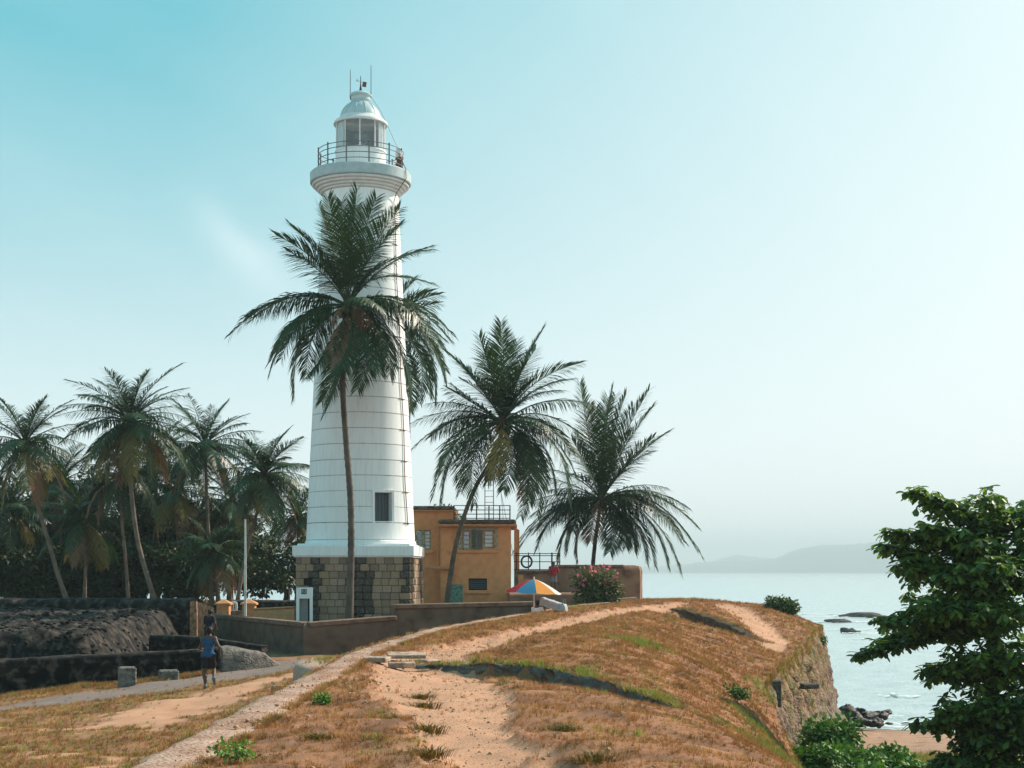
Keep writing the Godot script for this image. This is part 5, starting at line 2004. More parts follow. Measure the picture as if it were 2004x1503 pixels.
	wild_palm("palm crown low behind the ragged palm", [455, 985], 110.0, [450, 7.7], [[452, 1080]], 28, 3.7, 0.85, 0.14, 4.0)
	wild_palm("palm crown peeping out at the lighthouse's left side", [585, 1010], 108.0, [580, 7.5], [[582, 1080]], 26, 3.0, 0.8, 0.13, 4.0)
	wild_palm("palm crown behind the fullest palm's brown fronds", [305, 905], 112.0, [310, 7.7], [[308, 1060]], 30, 3.9, 0.85, 0.14, 4.0)
	wild_palm("dark palm in the gap right of the fullest palm", [345, 960], 108.0, [350, 7.7], [[348, 1080]], 28, 3.6, 0.8, 0.14, 4.0)


# ---------------------------------------------------------------- broad-leaved trees and shrubs
func leaf_quad(mb: MB, p: Vector3, d: Vector3, n: Vector3, ln: float, w: float) -> void:
	var s := d.cross(n).normalized() * w
	var m := p + d * ln * 0.55 - n * ln * 0.06
	var i0 := mb.p(p)
	var i1 := mb.p(m + s)
	var i2 := mb.p(p + d * ln - n * ln * 0.15)
	var i3 := mb.p(m - s)
	mb.t(i0, i1, i2)
	mb.t(i0, i2, i3)


func leaf_cloud(mb: MB, c: Vector3, r: Vector3, count: int, size: float, a: Color, b: Color, fill := 0.45) -> void:
	for i in count:
		var u := Vector3(rng.randfn(), rng.randfn(), rng.randfn()).normalized()
		var f := pow(rng.randf(), fill)
		var p := c + u * r * f * (1.0 + 0.22 * nz.get_noise_3d(u.x * 30.0 + c.x * 20.0, u.y * 30.0 + c.y * 20.0, u.z * 30.0))
		var d := (u + Vector3(rng.randfn(), rng.randfn() - 0.3, rng.randfn()) * 0.6).normalized()
		var n := (Vector3.UP * 0.9 + u * 0.5 + Vector3(rng.randfn(), rng.randfn(), rng.randfn()) * 0.45).normalized()
		n = (n - d * n.dot(d)).normalized()
		var k := rng.randf_range(0.7, 1.25)
		mb.col = a.lerp(b, rng.randf()) * k
		mb.col.a = 1.0
		leaf_quad(mb, p, d, n, size * rng.randf_range(0.7, 1.2), size * 0.3)


func broad_tree(label: String, base: Vector3, height: float, spread: float, clumps: int, count: int, size: float, a: Color, b: Color, low := 0.25) -> void:
	var t := thing("broadleaf_tree", label, "tree", base, "trees behind the dark rampart wall")
	var tr := MB.new()
	var cr := MB.new()
	var fork := Vector3(rng.randf_range(-0.3, 0.3), height * 0.35, rng.randf_range(-0.3, 0.3))
	tr.tube(PackedVector3Array([Vector3(0, -0.4, 0), fork * 0.5 + Vector3(0.1, 0, 0), fork]), PackedFloat32Array([0.3, 0.22, 0.18]), 8)
	for i in clumps:
		var an := i * 2.4 + rng.randf_range(-0.4, 0.4)
		var f := rng.randf_range(low, 1.0)
		var rr := spread * sqrt(rng.randf_range(0.1, 1.0)) * (1.0 - 0.45 * absf(f - 0.5))
		var c := Vector3(cos(an) * rr, height * (0.12 + 0.8 * f), sin(an) * rr)
		tr.tube(PackedVector3Array([fork, fork.lerp(c, 0.6) + Vector3(0, 0.2, 0), c]), PackedFloat32Array([0.11, 0.06, 0.025]), 5)
		var s := rng.randf_range(0.75, 1.2)
		leaf_cloud(cr, c, Vector3(1.35, 0.85, 1.35) * s * spread * 0.33, count / clumps, size, a, b)
	obj("trunk", tr.mesh(), M.bark, t)
	obj("crown", cr.mesh(false), M.leaf, t)


func shrub(called: String, label: String, cat: String, at: Vector3, r: Vector3, count: int, size: float, a: Color, b: Color, stems := 7, narrow := 0.3) -> Node3D:
	var t := thing(called, label, cat, at)
	var st := MB.new()
	for i in stems:
		var an := i * 2.4
		var e := Vector3(cos(an) * r.x * 0.6, r.y * rng.randf_range(0.6, 1.0), sin(an) * r.z * 0.6)
		st.tube(PackedVector3Array([Vector3(0, -0.1, 0), e * 0.5 + Vector3(0, 0.1, 0), e]), PackedFloat32Array([0.025, 0.018, 0.008]) if r.y > 0.3 else PackedFloat32Array([0.006, 0.005, 0.003]), 5)
	obj("stem", st.mesh(), M.bark, t)
	var cr := MB.new()
	for i in stems:
		var an := i * 2.4 + 0.5
		var c := Vector3(cos(an) * r.x * 0.55, r.y * rng.randf_range(0.55, 1.35), sin(an) * r.z * 0.55)
		leaf_cloud(cr, c, r * Vector3(0.55, 0.6, 0.55), count / stems, size, a, b, 0.5)
	obj("foliage", cr.mesh(false), M.leaf, t)
	return t


func trees() -> void:
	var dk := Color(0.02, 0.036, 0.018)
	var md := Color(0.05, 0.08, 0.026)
	var L := [
		[-40, 112, 7.6, 3.8, "dark rounded tree at the left edge behind the low palm"],
		[70, 116, 6.4, 3.8, "dense dark tree behind the leftmost palm trunk"],
		[150, 113, 7.8, 3.6, "tallest of the dark trees, between the two leftmost palms"],
		[225, 118, 6.6, 3.6, "dark tree right behind the pale straight trunk"],
		[300, 115, 7.4, 3.7, "bright topped tree behind the fullest palm's trunk"],
		[370, 119, 6.6, 3.5, "dark tree between fullest palm and ragged palm"],
		[450, 114, 5.6, 3.1, "dark low tree behind the flagpole"],
		[110, 106, 3.4, 3.0, "low dark bush-like tree over the dark wall near the left trunk"],
		[20, 105, 3.4, 3.2, "low dark bush-like tree over the wall at the left edge"],
		[330, 106, 3.2, 2.9, "low dark tree over the wall right of the two trunks"],
		[205, 107, 3.0, 2.8, "low dark tree over the wall left of the pale trunk"],
	]
	for i in L.size():
		var k: Array = L[i]
		var p := P(k[0], 1118, k[1])
		p.y = 7.6
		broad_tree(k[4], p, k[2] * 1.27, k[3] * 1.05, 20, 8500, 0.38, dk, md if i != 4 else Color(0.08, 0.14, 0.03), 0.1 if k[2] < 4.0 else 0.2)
	var s := P(556, 1118, 104.0)
	s.y = 7.4
	broad_tree("spreading sea almond with glinting leaves between flagpole palm and lighthouse", s, 5.0, 3.4, 16, 5200, 0.32, Color(0.02, 0.035, 0.014), Color(0.045, 0.07, 0.022), 0.2)
	var g := P(838, 1118, 112.0)
	g.y = 7.4
	broad_tree("green tree whose top shows over the orange house roof", g, 7.7, 2.4, 12, 3000, 0.3, Color(0.06, 0.11, 0.02), Color(0.12, 0.2, 0.04), 0.35)
	# sea almond on the right
	almond()
	# oleander with pink flowers
	var op := P(1168, 1180, 79.0)
	var ol := shrub("oleander_bush", "oleander bush with pink flowers in front of the bastion wall", "bush", Vector3(op.x, 7.9, op.z), Vector3(1.25, 1.25, 0.9), 3400, 0.2, Color(0.05, 0.085, 0.03), Color(0.13, 0.17, 0.07), 14)
	for i in 80:
		var u := Vector3(rng.randfn(), rng.randfn() * 0.8 + 0.45, absf(rng.randfn()) * 0.9).normalized()
		var p := Vector3(0, 1.2, 0) + u * Vector3(1.35, 1.3, 0.95) * rng.randf_range(0.7, 1.05)
		var fm := MB.new()
		for q in 5:
			var a := TAU * q / 5.0
			var d := Vector3(cos(a), 0.25, sin(a))
			leaf_quad(fm, Vector3.ZERO, d, Vector3.UP, 0.09, 0.035)
		var fo := obj("flower", fm.mesh(false), M.flower, ol)
		fo.position = p
		fo.rotation = Vector3(rng.randf_range(0.4, 1.5), rng.randf() * 6.0, 0)
		fo.scale = Vector3.ONE * rng.randf_range(0.8, 1.5)
	var c1 := P(1530, 1196, 88.0)
	shrub("round_shrub", "round green shrub alone on the brink of the far cliff top", "bush", Vector3(c1.x, c1.y - 0.3, c1.z), Vector3(0.95, 0.62, 0.8), 1900, 0.2, Color(0.035, 0.07, 0.02), Color(0.09, 0.15, 0.035), 9)
	var c2 := P(1595, 1262, 84.0)
	shrub("round_shrub", "small green shrub clinging to the far cliff edge below the round one", "bush", c2 + Vector3(0.1, -0.25, 0), Vector3(0.55, 0.42, 0.5), 700, 0.13, Color(0.04, 0.07, 0.025), Color(0.1, 0.14, 0.045), 6)
	var B := [[1625, 1452, 47.0, 0.95, 0.75, "leafy bright green bush against the cliff foot, tallest of the group"], [1590, 1490, 43.0, 0.8, 0.55, "leafy bush lowest at the bottom of the slope"], [1668, 1496, 44.0, 0.9, 0.6, "leafy bush in the middle of the group at the cliff foot"], [1745, 1495, 46.0, 0.75, 0.55, "feathery bush right of the group, in front of the sand"], [1800, 1512, 44.0, 0.6, 0.4, "small bush at the bottom under the sea almond's edge"], [1700, 1520, 41.0, 0.8, 0.5, "bush cut off by the bottom of the view below the group"]]
	for k in B:
		var p := P(k[0], k[1], k[2])
		var g2 := low_y(p.x, k[2])
		var y := maxf(p.y - 0.5, g2)
		shrub("green_bush", k[5], "bush", Vector3(p.x, y, p.z), Vector3(k[3], k[4], k[3]), 1900, 0.19, Color(0.045, 0.115, 0.02), Color(0.13, 0.26, 0.045), 10)
	var c3 := P(1440, 1382, 34.0)
	shrub("green_bush", "small green bush on the dry slope left of the masonry stump", "bush", Vector3(c3.x, rampart_y(c3.x, 34.0) - 0.05, c3.z), Vector3(0.3, 0.22, 0.3), 420, 0.085, Color(0.05, 0.10, 0.02), Color(0.10, 0.19, 0.04), 6)
	for k in [[-2.42, 19.5, 0.11, 0.10, "small bright green leafy plant beside the kerb"], [-2.45, 13.5, 0.2, 0.12, "bright green leafy weed at the bottom of the view by the kerb"]]:
		shrub("leafy_weed", k[4], "plant", Vector3(k[0], rampart_y(k[0], k[1]) - 0.03, -k[1]), Vector3(k[2], k[3], k[2]), 260, 0.05, Color(0.08, 0.18, 0.03), Color(0.18, 0.32, 0.05), 6)


func almond_leaf_mesh(ln: float) -> ArrayMesh:
	var mb := MB.new()
	var rows := [[0.0, 0.02], [0.3, 0.13], [0.6, 0.24], [0.85, 0.22], [1.0, 0.06]]
	for i in rows.size():
		var f: float = rows[i][0]
		var w: float = rows[i][1]
		var y := -0.25 * f * f
		mb.p(Vector3(-w, y + 0.05, f) * ln)
		mb.p(Vector3(0, y, f) * ln)
		mb.p(Vector3(w, y + 0.05, f) * ln)
		if i:
			var a := mb.v.size() - 6
			mb.q(a, a + 3, a + 4, a + 1)
			mb.q(a + 1, a + 4, a + 5, a + 2)
	return mb.mesh()


func almond() -> void:
	var d0 := 36.0
	var base := P(1930, 1118, d0)
	base.y = low_y(base.x, d0) - 0.1
	var t := thing("sea_almond_tree", "big dark sea almond tree with tiered branches at the right edge", "tree", base)
	var tr := MB.new()
	var C := func(px: float, py: float, dz: float) -> Vector3: return P(px, py, d0) - base + Vector3(0, 0, dz)
	var top: Vector3 = C.call(1950, 1010, 0.0)
	tr.tube(PackedVector3Array([Vector3(0, -0.3, 0), C.call(1935, 1380, 0.0), C.call(1945, 1200, 0.1), C.call(1950, 1060, 0.0), top]), PackedFloat32Array([0.2, 0.17, 0.14, 0.09, 0.03]), 10)
	# tiers: from the trunk out to where the branch ends, half width of the foliage
	var arms := [
		[1950, 1010, 1768, 962, 0.5, 0.2], [1950, 1010, 1830, 985, -0.8, 0.32], [1950, 1000, 1900, 975, 1.0, 0.34], [1950, 1005, 2010, 1000, 0.6, 0.36], [1950, 1010, 2080, 1010, -0.4, 0.4], [1950, 1010, 1990, 990, -1.5, 0.4],
		[1948, 1060, 1725, 1040, 0.2, 0.20], [1948, 1060, 1790, 1030, 1.0, 0.26], [1948, 1060, 1770, 1050, -1.2, 0.3], [1948, 1065, 1860, 1060, 1.5, 0.36], [1948, 1065, 2060, 1060, 0.5, 0.4],
		[1946, 1120, 1715, 1065, 0.0, 0.2], [1946, 1120, 1745, 1105, 0.8, 0.34], [1946, 1120, 1790, 1120, -1.0, 0.4], [1946, 1130, 1840, 1120, 1.6, 0.45], [1946, 1120, 1900, 1110, 2.0, 0.5], [1946, 1120, 2060, 1120, 0.8, 0.5], [1946, 1120, 1990, 1110, 1.6, 0.5],
		[1944, 1190, 1668, 1285, 0.2, 0.18], [1944, 1180, 1700, 1215, 0.9, 0.3], [1944, 1180, 1730, 1260, -0.6, 0.30], [1944, 1180, 1760, 1190, 1.4, 0.4], [1944, 1190, 1790, 1225, 0.4, 0.38], [1944, 1190, 1850, 1190, 1.8, 0.5], [1944, 1190, 1920, 1190, 2.1, 0.5], [1944, 1190, 2040, 1190, 1.2, 0.5], [1944, 1190, 1820, 1170, -1.6, 0.5],
		[1940, 1290, 1805, 1315, 0.4, 0.28], [1940, 1290, 1840, 1290, 1.3, 0.4], [1940, 1290, 1890, 1280, 2.0, 0.5], [1940, 1290, 1960, 1280, 2.1, 0.5], [1940, 1290, 2040, 1290, 1.2, 0.5], [1940, 1290, 1850, 1330, -1.2, 0.45],
		[1938, 1380, 1785, 1420, 0.4, 0.26], [1938, 1380, 1820, 1385, 1.2, 0.38], [1938, 1380, 1880, 1370, 1.9, 0.5], [1938, 1380, 1950, 1370, 2.1, 0.5], [1938, 1380, 2040, 1390, 1.2, 0.5], [1938, 1390, 1850, 1430, -0.8, 0.4], [1938, 1400, 1900, 1440, 1.6, 0.4], [1938, 1400, 1980, 1460, 1.6, 0.4], [1938, 1400, 2060, 1470, 1.2, 0.4], [1938, 1400, 1860, 1465, 0.8, 0.25], [1936, 1460, 1830, 1490, 1.0, 0.4], [1936, 1460, 1900, 1500, 1.7, 0.5], [1936, 1460, 1980, 1510, 1.7, 0.5], [1936, 1460, 2050, 1510, 1.2, 0.5], [1936, 1470, 1800, 1500, 0.4, 0.3], [1936, 1400, 1990, 1420, 2.2, 0.5], [1936, 1330, 2030, 1340, 2.0, 0.5],
	]
	var spots := []  # leaf transforms with how far left they lie
	for a in arms:
		var s: Vector3 = C.call(a[0], a[1] + 40, 0.0)
		var e: Vector3 = C.call(a[2], a[3], a[4])
		var m := s.lerp(e, 0.5) + Vector3(0, 0.15, 0)
		tr.tube(PackedVector3Array([s, m, e]), PackedFloat32Array([0.07, 0.045, 0.015]), 6)
		var n := int((e - s).length() / 0.085)
		for i in n:
			var f := lerpf(0.12, 1.0, i / float(n))
			var w: float = a[5] * lerpf(2.0, 0.85, f)
			for q in 4:
				var c := s.lerp(m, f * 2.0) if f < 0.5 else m.lerp(e, f * 2.0 - 1.0)
				c += Vector3(rng.randfn() * w * 0.5, rng.randfn() * w * 0.31 + 0.02, rng.randfn() * w * 0.6)
				var turn := rng.randf() * TAU
				var nl := rng.randi_range(4, 6)
				for l in nl:
					var an := turn + TAU * l / nl + rng.randf_range(-0.3, 0.3)
					var b := Basis(Vector3.UP, an) * Basis(Vector3.RIGHT, rng.randf_range(-0.35, 0.75)) * Basis(Vector3.BACK, rng.randf_range(-0.4, 0.4))
					spots.append([Transform3D(b.scaled(Vector3.ONE * rng.randf_range(0.7, 1.15)), c), c.x - c.z * 0.6 + rng.randf() * 0.5])
	obj("trunk", tr.mesh(), M.bark, t)
	spots.sort_custom(func(p, q): return p[1] < q[1])
	var lm := almond_leaf_mesh(0.235)
	var tones := []
	for i in 5:
		var m: StandardMaterial3D = M.almond_leaf.duplicate()
		var k: Color = [Color(0.08, 0.14, 0.048), Color(0.10, 0.18, 0.055), Color(0.14, 0.235, 0.06), Color(0.06, 0.11, 0.05), Color(0.19, 0.29, 0.06)][i]
		m.albedo_color = lin(k.r, k.g, k.b)
		tones.append(m)
	for i in 300:
		var o := obj("leaf", lm, tones[rng.randi_range(0, 4)], t)
		o.transform = spots[i][0]
	var mm := MultiMesh.new()
	mm.transform_format = MultiMesh.TRANSFORM_3D
	mm.use_colors = true
	mm.mesh = lm
	mm.instance_count = spots.size() - 300
	for i in mm.instance_count:
		mm.set_instance_transform(i, spots[i + 300][0])
		var k: Color = [Color(0.08, 0.14, 0.048), Color(0.10, 0.18, 0.055), Color(0.14, 0.235, 0.06), Color(0.06, 0.11, 0.05), Color(0.19, 0.29, 0.06)][rng.randi_range(0, 4)]
		mm.set_instance_color(i, k)
	var mi := MultiMeshInstance3D.new()
	mi.name = "foliage"
	mi.multimesh = mm
	mi.material_override = M.almond_leaf
	t.add_child(mi, true)
	mi.set_meta("kind", "stuff")


# ---------------------------------------------------------------- grass
func tuft_mesh(sd: int, blades: int, spread: float) -> ArrayMesh:
	var mb := MB.new()
	for i in blades:
		var an := i * 2.4 + sd
		var h := Vector3(cos(an), 0, sin(an))
		var lean := rng.randf_range(0.25, 1.0)
		var p := h * rng.randf_range(0.0, spread)
		var ln := rng.randf_range(0.6, 1.15)
		var s := Vector3(-h.z, 0, h.x) * 0.045
		var m := p + (Vector3.UP + h * lean * 0.5).normalized() * ln * 0.55
		var e := m + (Vector3.UP * 0.7 + h * lean).normalized() * ln * 0.5
		var i0 := mb.p(p - s)
		var i1 := mb.p(p + s)
		var i2 := mb.p(m + s * 0.7)
		var i3 := mb.p(m - s * 0.7)
		var i4 := mb.p(e)
		mb.q(i0, i1, i2, i3)
		mb.t(i3, i2, i4)
	return mb.mesh()


func strew(called: String, label: String, mesh: Mesh, xf: Array, cols: Array) -> void:
	var mm := MultiMesh.new()
	mm.transform_format = MultiMesh.TRANSFORM_3D
	mm.use_colors = true
	mm.mesh = mesh
	mm.instance_count = xf.size()
	for i in xf.size():
		mm.set_instance_transform(i, xf[i])
		mm.set_instance_color(i, cols[i])
	var mi := MultiMeshInstance3D.new()
	mi.name = called
	mi.multimesh = mm
	mi.material_override = M.pebble if called == "pebbles" else (M.dark_stone if called == "rubble" else M.grass)
	add_child(mi, true)
	tag(mi, label, "stones" if called in ["pebbles", "rubble"] else "grass", "", "stuff")


func blade_at(x: float, y: float, d: float, h: float, w: float) -> Transform3D:
	var b := Basis(Vector3.UP, rng.randf() * TAU) * Basis(Vector3.RIGHT, rng.randf_range(-0.2, 0.2))
	return Transform3D(b.scaled_local(Vector3(w, h, w)), Vector3(x, y - 0.015, -d))


func dry_color(x: float, d: float, g: float) -> Color:
	var n := nz.get_noise_2d(x * 14.0, d * 14.0 + 80.0)
	var k := rng.randf_range(0.65, 1.35)
	var c := Color(0.35, 0.152, 0.076).lerp(Color(0.46, 0.245, 0.125), clampf(0.35 + n * 1.3 + rng.randf_range(-0.35, 0.35), 0.0, 1.0))
	if rng.randf() < 0.12:
		c = Color(0.2, 0.105, 0.05)
	c = c.lerp(Color(0.15, 0.085, 0.042), smoothstep(0.08, 0.38, nz.get_noise_2d(x * 24.0 + 500.0, d * 15.0)) * 0.55)
	if rng.randf() < g * 0.85:
		c = Color(0.19, 0.24, 0.06).lerp(Color(0.32, 0.33, 0.10), rng.randf())
	c = c * k
	c.a = 1.0
	return c


func grass() -> void:
	var ta := tuft_mesh(1, 9, 0.5)
	var tb := tuft_mesh(4, 8, 0.35)
	var xf := []
	var cl := []
	for zone in [[8.0, 22.0, 42000, 0.043], [22.0, 34.0, 32000, 0.052], [34.0, 55.0, 22000, 0.07], [55.0, 97.0, 19000, 0.09]]:
		for i in zone[2]:
			var d := rng.randf_range(zone[0], zone[1])
			var x := lerpf(kerb_x(d) + 0.3, edge_x(d), rng.randf())
			var clump := nz2.get_noise_2d(x * 26.0, d * 26.0)
			if rng.randf() < path_mask(x, d) * 0.97 or rng.randf() < smoothstep(0.05, -0.5, clump) * 0.7:
				continue
			var g := green_at(x, d)
			var h: float = zone[3] * rng.randf_range(0.6, 1.5) * (1.0 + 0.5 * g) * (1.0 + 0.8 * maxf(clump, 0.0))
			xf.append(blade_at(x, rampart_y(x, d), d, h, h * 1.1))
			cl.append(dry_color(x, d, g))
	# tufts that lap over the kerb's borders
	for i in 5200:
		var d := 11.0 * pow(9.0, rng.randf())
		var side := 1.0 if rng.randf() < 0.72 else -1.0
		if nz2.get_noise_2d(d * 16.0, side * 50.0) < -0.15:
			continue
		var x := kerb_x(d) + side * (0.33 - absf(rng.randfn()) * 0.07)
		var h := rng.randf_range(0.03, 0.085) * (1.0 + d * 0.008)
		xf.append(blade_at(x, rampart_base(kerb_x(d), d) + 0.0, d, h, h * 1.2))
		cl.append(dry_color(x, d, 0.15))
	for i in 260:
		var q := Vector2(rng.randfn(), rng.randfn() * 1.3) * 0.42
		var h := rng.randf_range(0.06, 0.12)
		xf.append(blade_at(-3.75 + q.x, 8.03, 34.0 + q.y, h, h * 1.2))
		cl.append(dry_color(-3.7 + q.x, 34.0 + q.y, 0.6))
	strew("dry_grass", "dry orange-brown grass covering the rampart top and slope", ta, xf, cl)
	xf = []
	cl = []
	for i in 36000:
		var d := rng.randf_range(22.0, 58.0)
		var x1 := minf(kerb_x(d) - 0.45, -2.5)
		var x := x1 - rng.randf() * maxf(3.0, 0.36 * d + 0.5 + x1)
		if rng.randf() < maxf(lane_mask(x, d), track_mask(x, d)) * 0.97:
			continue
		if rng.randf() < smoothstep(0.0, -0.5, nz2.get_noise_2d(x * 18.0, d * 18.0)) * 0.8:
			continue
		var h := rng.randf_range(0.05, 0.12)
		xf.append(blade_at(x, lower_y(x, d), d, h, h * 1.1))
		cl.append(dry_color(x, d, 0.25))
	# taller fringe along the foot of the low dark wall
	for i in 2600:
		var f := rng.randf()
		var x := lerpf(-17.5, -9.8, f)
		var d := lerpf(50.0, 51.6, f) - 0.75 - absf(rng.randfn()) * 0.5
		var h := rng.randf_range(0.1, 0.24)
		xf.append(blade_at(x, lower_y(x, d), d, h, h * 0.8))
		cl.append(dry_color(x, d, 0.2))
	strew("lower_grass", "short dry grass on the ground below the rampart at left", tb, xf, cl)
	# scrub on the low ground right of the cliff foot
	xf = []
	cl = []
	for i in 9000:
		var d := rng.randf_range(30.0, 66.0)
		var x := edge_x(d) + rng.randf_range(0.2, 9.0)
		var h := rng.randf_range(0.12, 0.34)
		xf.append(blade_at(x, low_y(x, d), d, h, h * 0.8))
		cl.append(dry_color(x, d, 0.8))
	# dry scrub hanging on the upper part of the cliff
	for i in 5200:
		var d := rng.randf_range(38.0, 94.0)
		var x := edge_x(d)
		var top := rampart_y(x, d)
		var f := pow(rng.randf(), 1.6) * 0.62
		var drop := (top - foot_y(d)) * f
		if nz.get_noise_2d(d * 12.0 + 20.0, (top - drop) * 12.0) < -0.1 + f * 0.35:
			continue
		var h := rng.randf_range(0.09, 0.2)
		xf.append(blade_at(x + drop * 0.17 + 0.02, top - drop, d, h, h))
		cl.append(dry_color(x, d, 0.3))
	strew("scrub_grass", "scrub grass on the cliff face and the low ground by the beach", tb, xf, cl)
	# overhanging grass along the broken edges
	xf = []
	cl = []
	for q in 3:
		var line: Array = SCARPS[q][0]
		for i in line.size() - 1:
			var a := Vector2(line[i][0], line[i][1])
			var b := Vector2(line[i + 1][0], line[i + 1][1])
			var up := Vector2(-(b - a).y, (b - a).x).normalized()
			for k in int(a.distance_to(b) * (70.0 if q == 0 else 24.0)):
				var m := a.lerp(b, rng.randf()) + up * (absf(rng.randfn()) * 0.22 - 0.04)
				var h := rng.randf_range(0.06, 0.13) * (1.0 if q == 0 else 1.2)
				xf.append(blade_at(m.x, rampart_y(m.x + up.x * 0.1, m.y + up.y * 0.1), m.y, h, h * 1.2))
				cl.append(dry_color(m.x, m.y, 0.75 if q == 0 else 0.3))
	strew("edge_grass", "greener grass hanging over the broken edges of the rampart", ta, xf, cl)
	xf = []
	cl = []
	for i in 9000:
		var d := rng.randf_range(11.0, 40.0)
		var x := lerpf(kerb_x(d) - 0.3, minf(edge_x(d), 3.0), rng.randf())
		var on_kerb := x < kerb_x(d) + 0.3
		if not on_kerb and rng.randf() > path_mask(x, d) + 0.15:
			continue
		var s := rng.randf_range(0.004, 0.011) * (1.0 + pow(rng.randf(), 12.0) * 2.5)
		var b := Basis(Vector3.UP, rng.randf() * TAU) * Basis(Vector3.RIGHT, rng.randf())
		xf.append(Transform3D(b.scaled(Vector3(s, s * 0.7, s * 1.2)), Vector3(x, (rampart_base(kerb_x(d), d) + 0.03 if on_kerb else rampart_y(x, d)) + s * 0.2, -d)))
		cl.append(Color.WHITE)
	var pb := MB.new()
	pb.ball(Vector3.ZERO, Vector3.ONE, 6, 4)
	strew("pebbles", "small stones scattered on the bare earth of the path", pb.mesh(), xf, cl)
	# single dark tussocks that stand out on the bare earth
	var names := ["dark grass tussock right of the path, nearest the bottom edge", "grass tussock on the left of the path in front, beside the worn earth", "grass tussock in the middle of the bare ground ahead of the slabs", "dark tussock at the path's left border", "tussock at the right border of the path, close in front", "tussock low at the left by the kerb", "broad dark tussock on the worn ground left of the path", "tussock beyond the bare ground, left of the path's bend"]
	var spots := [[0.55, 16.6, 0.2], [-0.75, 14.2, 0.2], [-1.15, 20.2, 0.22], [-0.95, 16.9, 0.24], [0.75, 14.0, 0.2], [-1.95, 15.4, 0.16], [-1.4, 18.0, 0.2], [-1.3, 22.0, 0.2]]
	for i in spots.size():
		var k: Array = spots[i]
		var t := thing("grass_tussock", names[i], "grass tussock", Vector3(k[0], rampart_y(k[0], k[1]) - 0.02, -k[1]), "dark tussocks beside the path")
		var mb := MB.new()
		for b in 150:
			var an := rng.randf() * TAU
			var h := Vector3(cos(an), 0, sin(an))
			var p: Vector3 = h * rng.randf() * k[2] * 0.9
			var ln: float = k[2] * rng.randf_range(0.5, 1.1)
			var s := Vector3(-h.z, 0, h.x) * 0.006
			var m := p + (Vector3.UP + h * 0.3).normalized() * ln * 0.5
			var e := m + (Vector3.UP * 0.4 + h).normalized() * ln * 0.5
			var kk := rng.randf_range(0.6, 1.3)
			mb.col = Color(0.11, 0.10, 0.04).lerp(Color(0.22, 0.13, 0.05), rng.randf()) * kk
			mb.col.a = 1.0
			mb.quad(p - s, p + s, m + s, m - s)
			mb.tri(m - s, m + s, e)
		obj("blades", mb.mesh(false), M.grass, t).scale = Vector3(1.25, 0.75, 1.1)


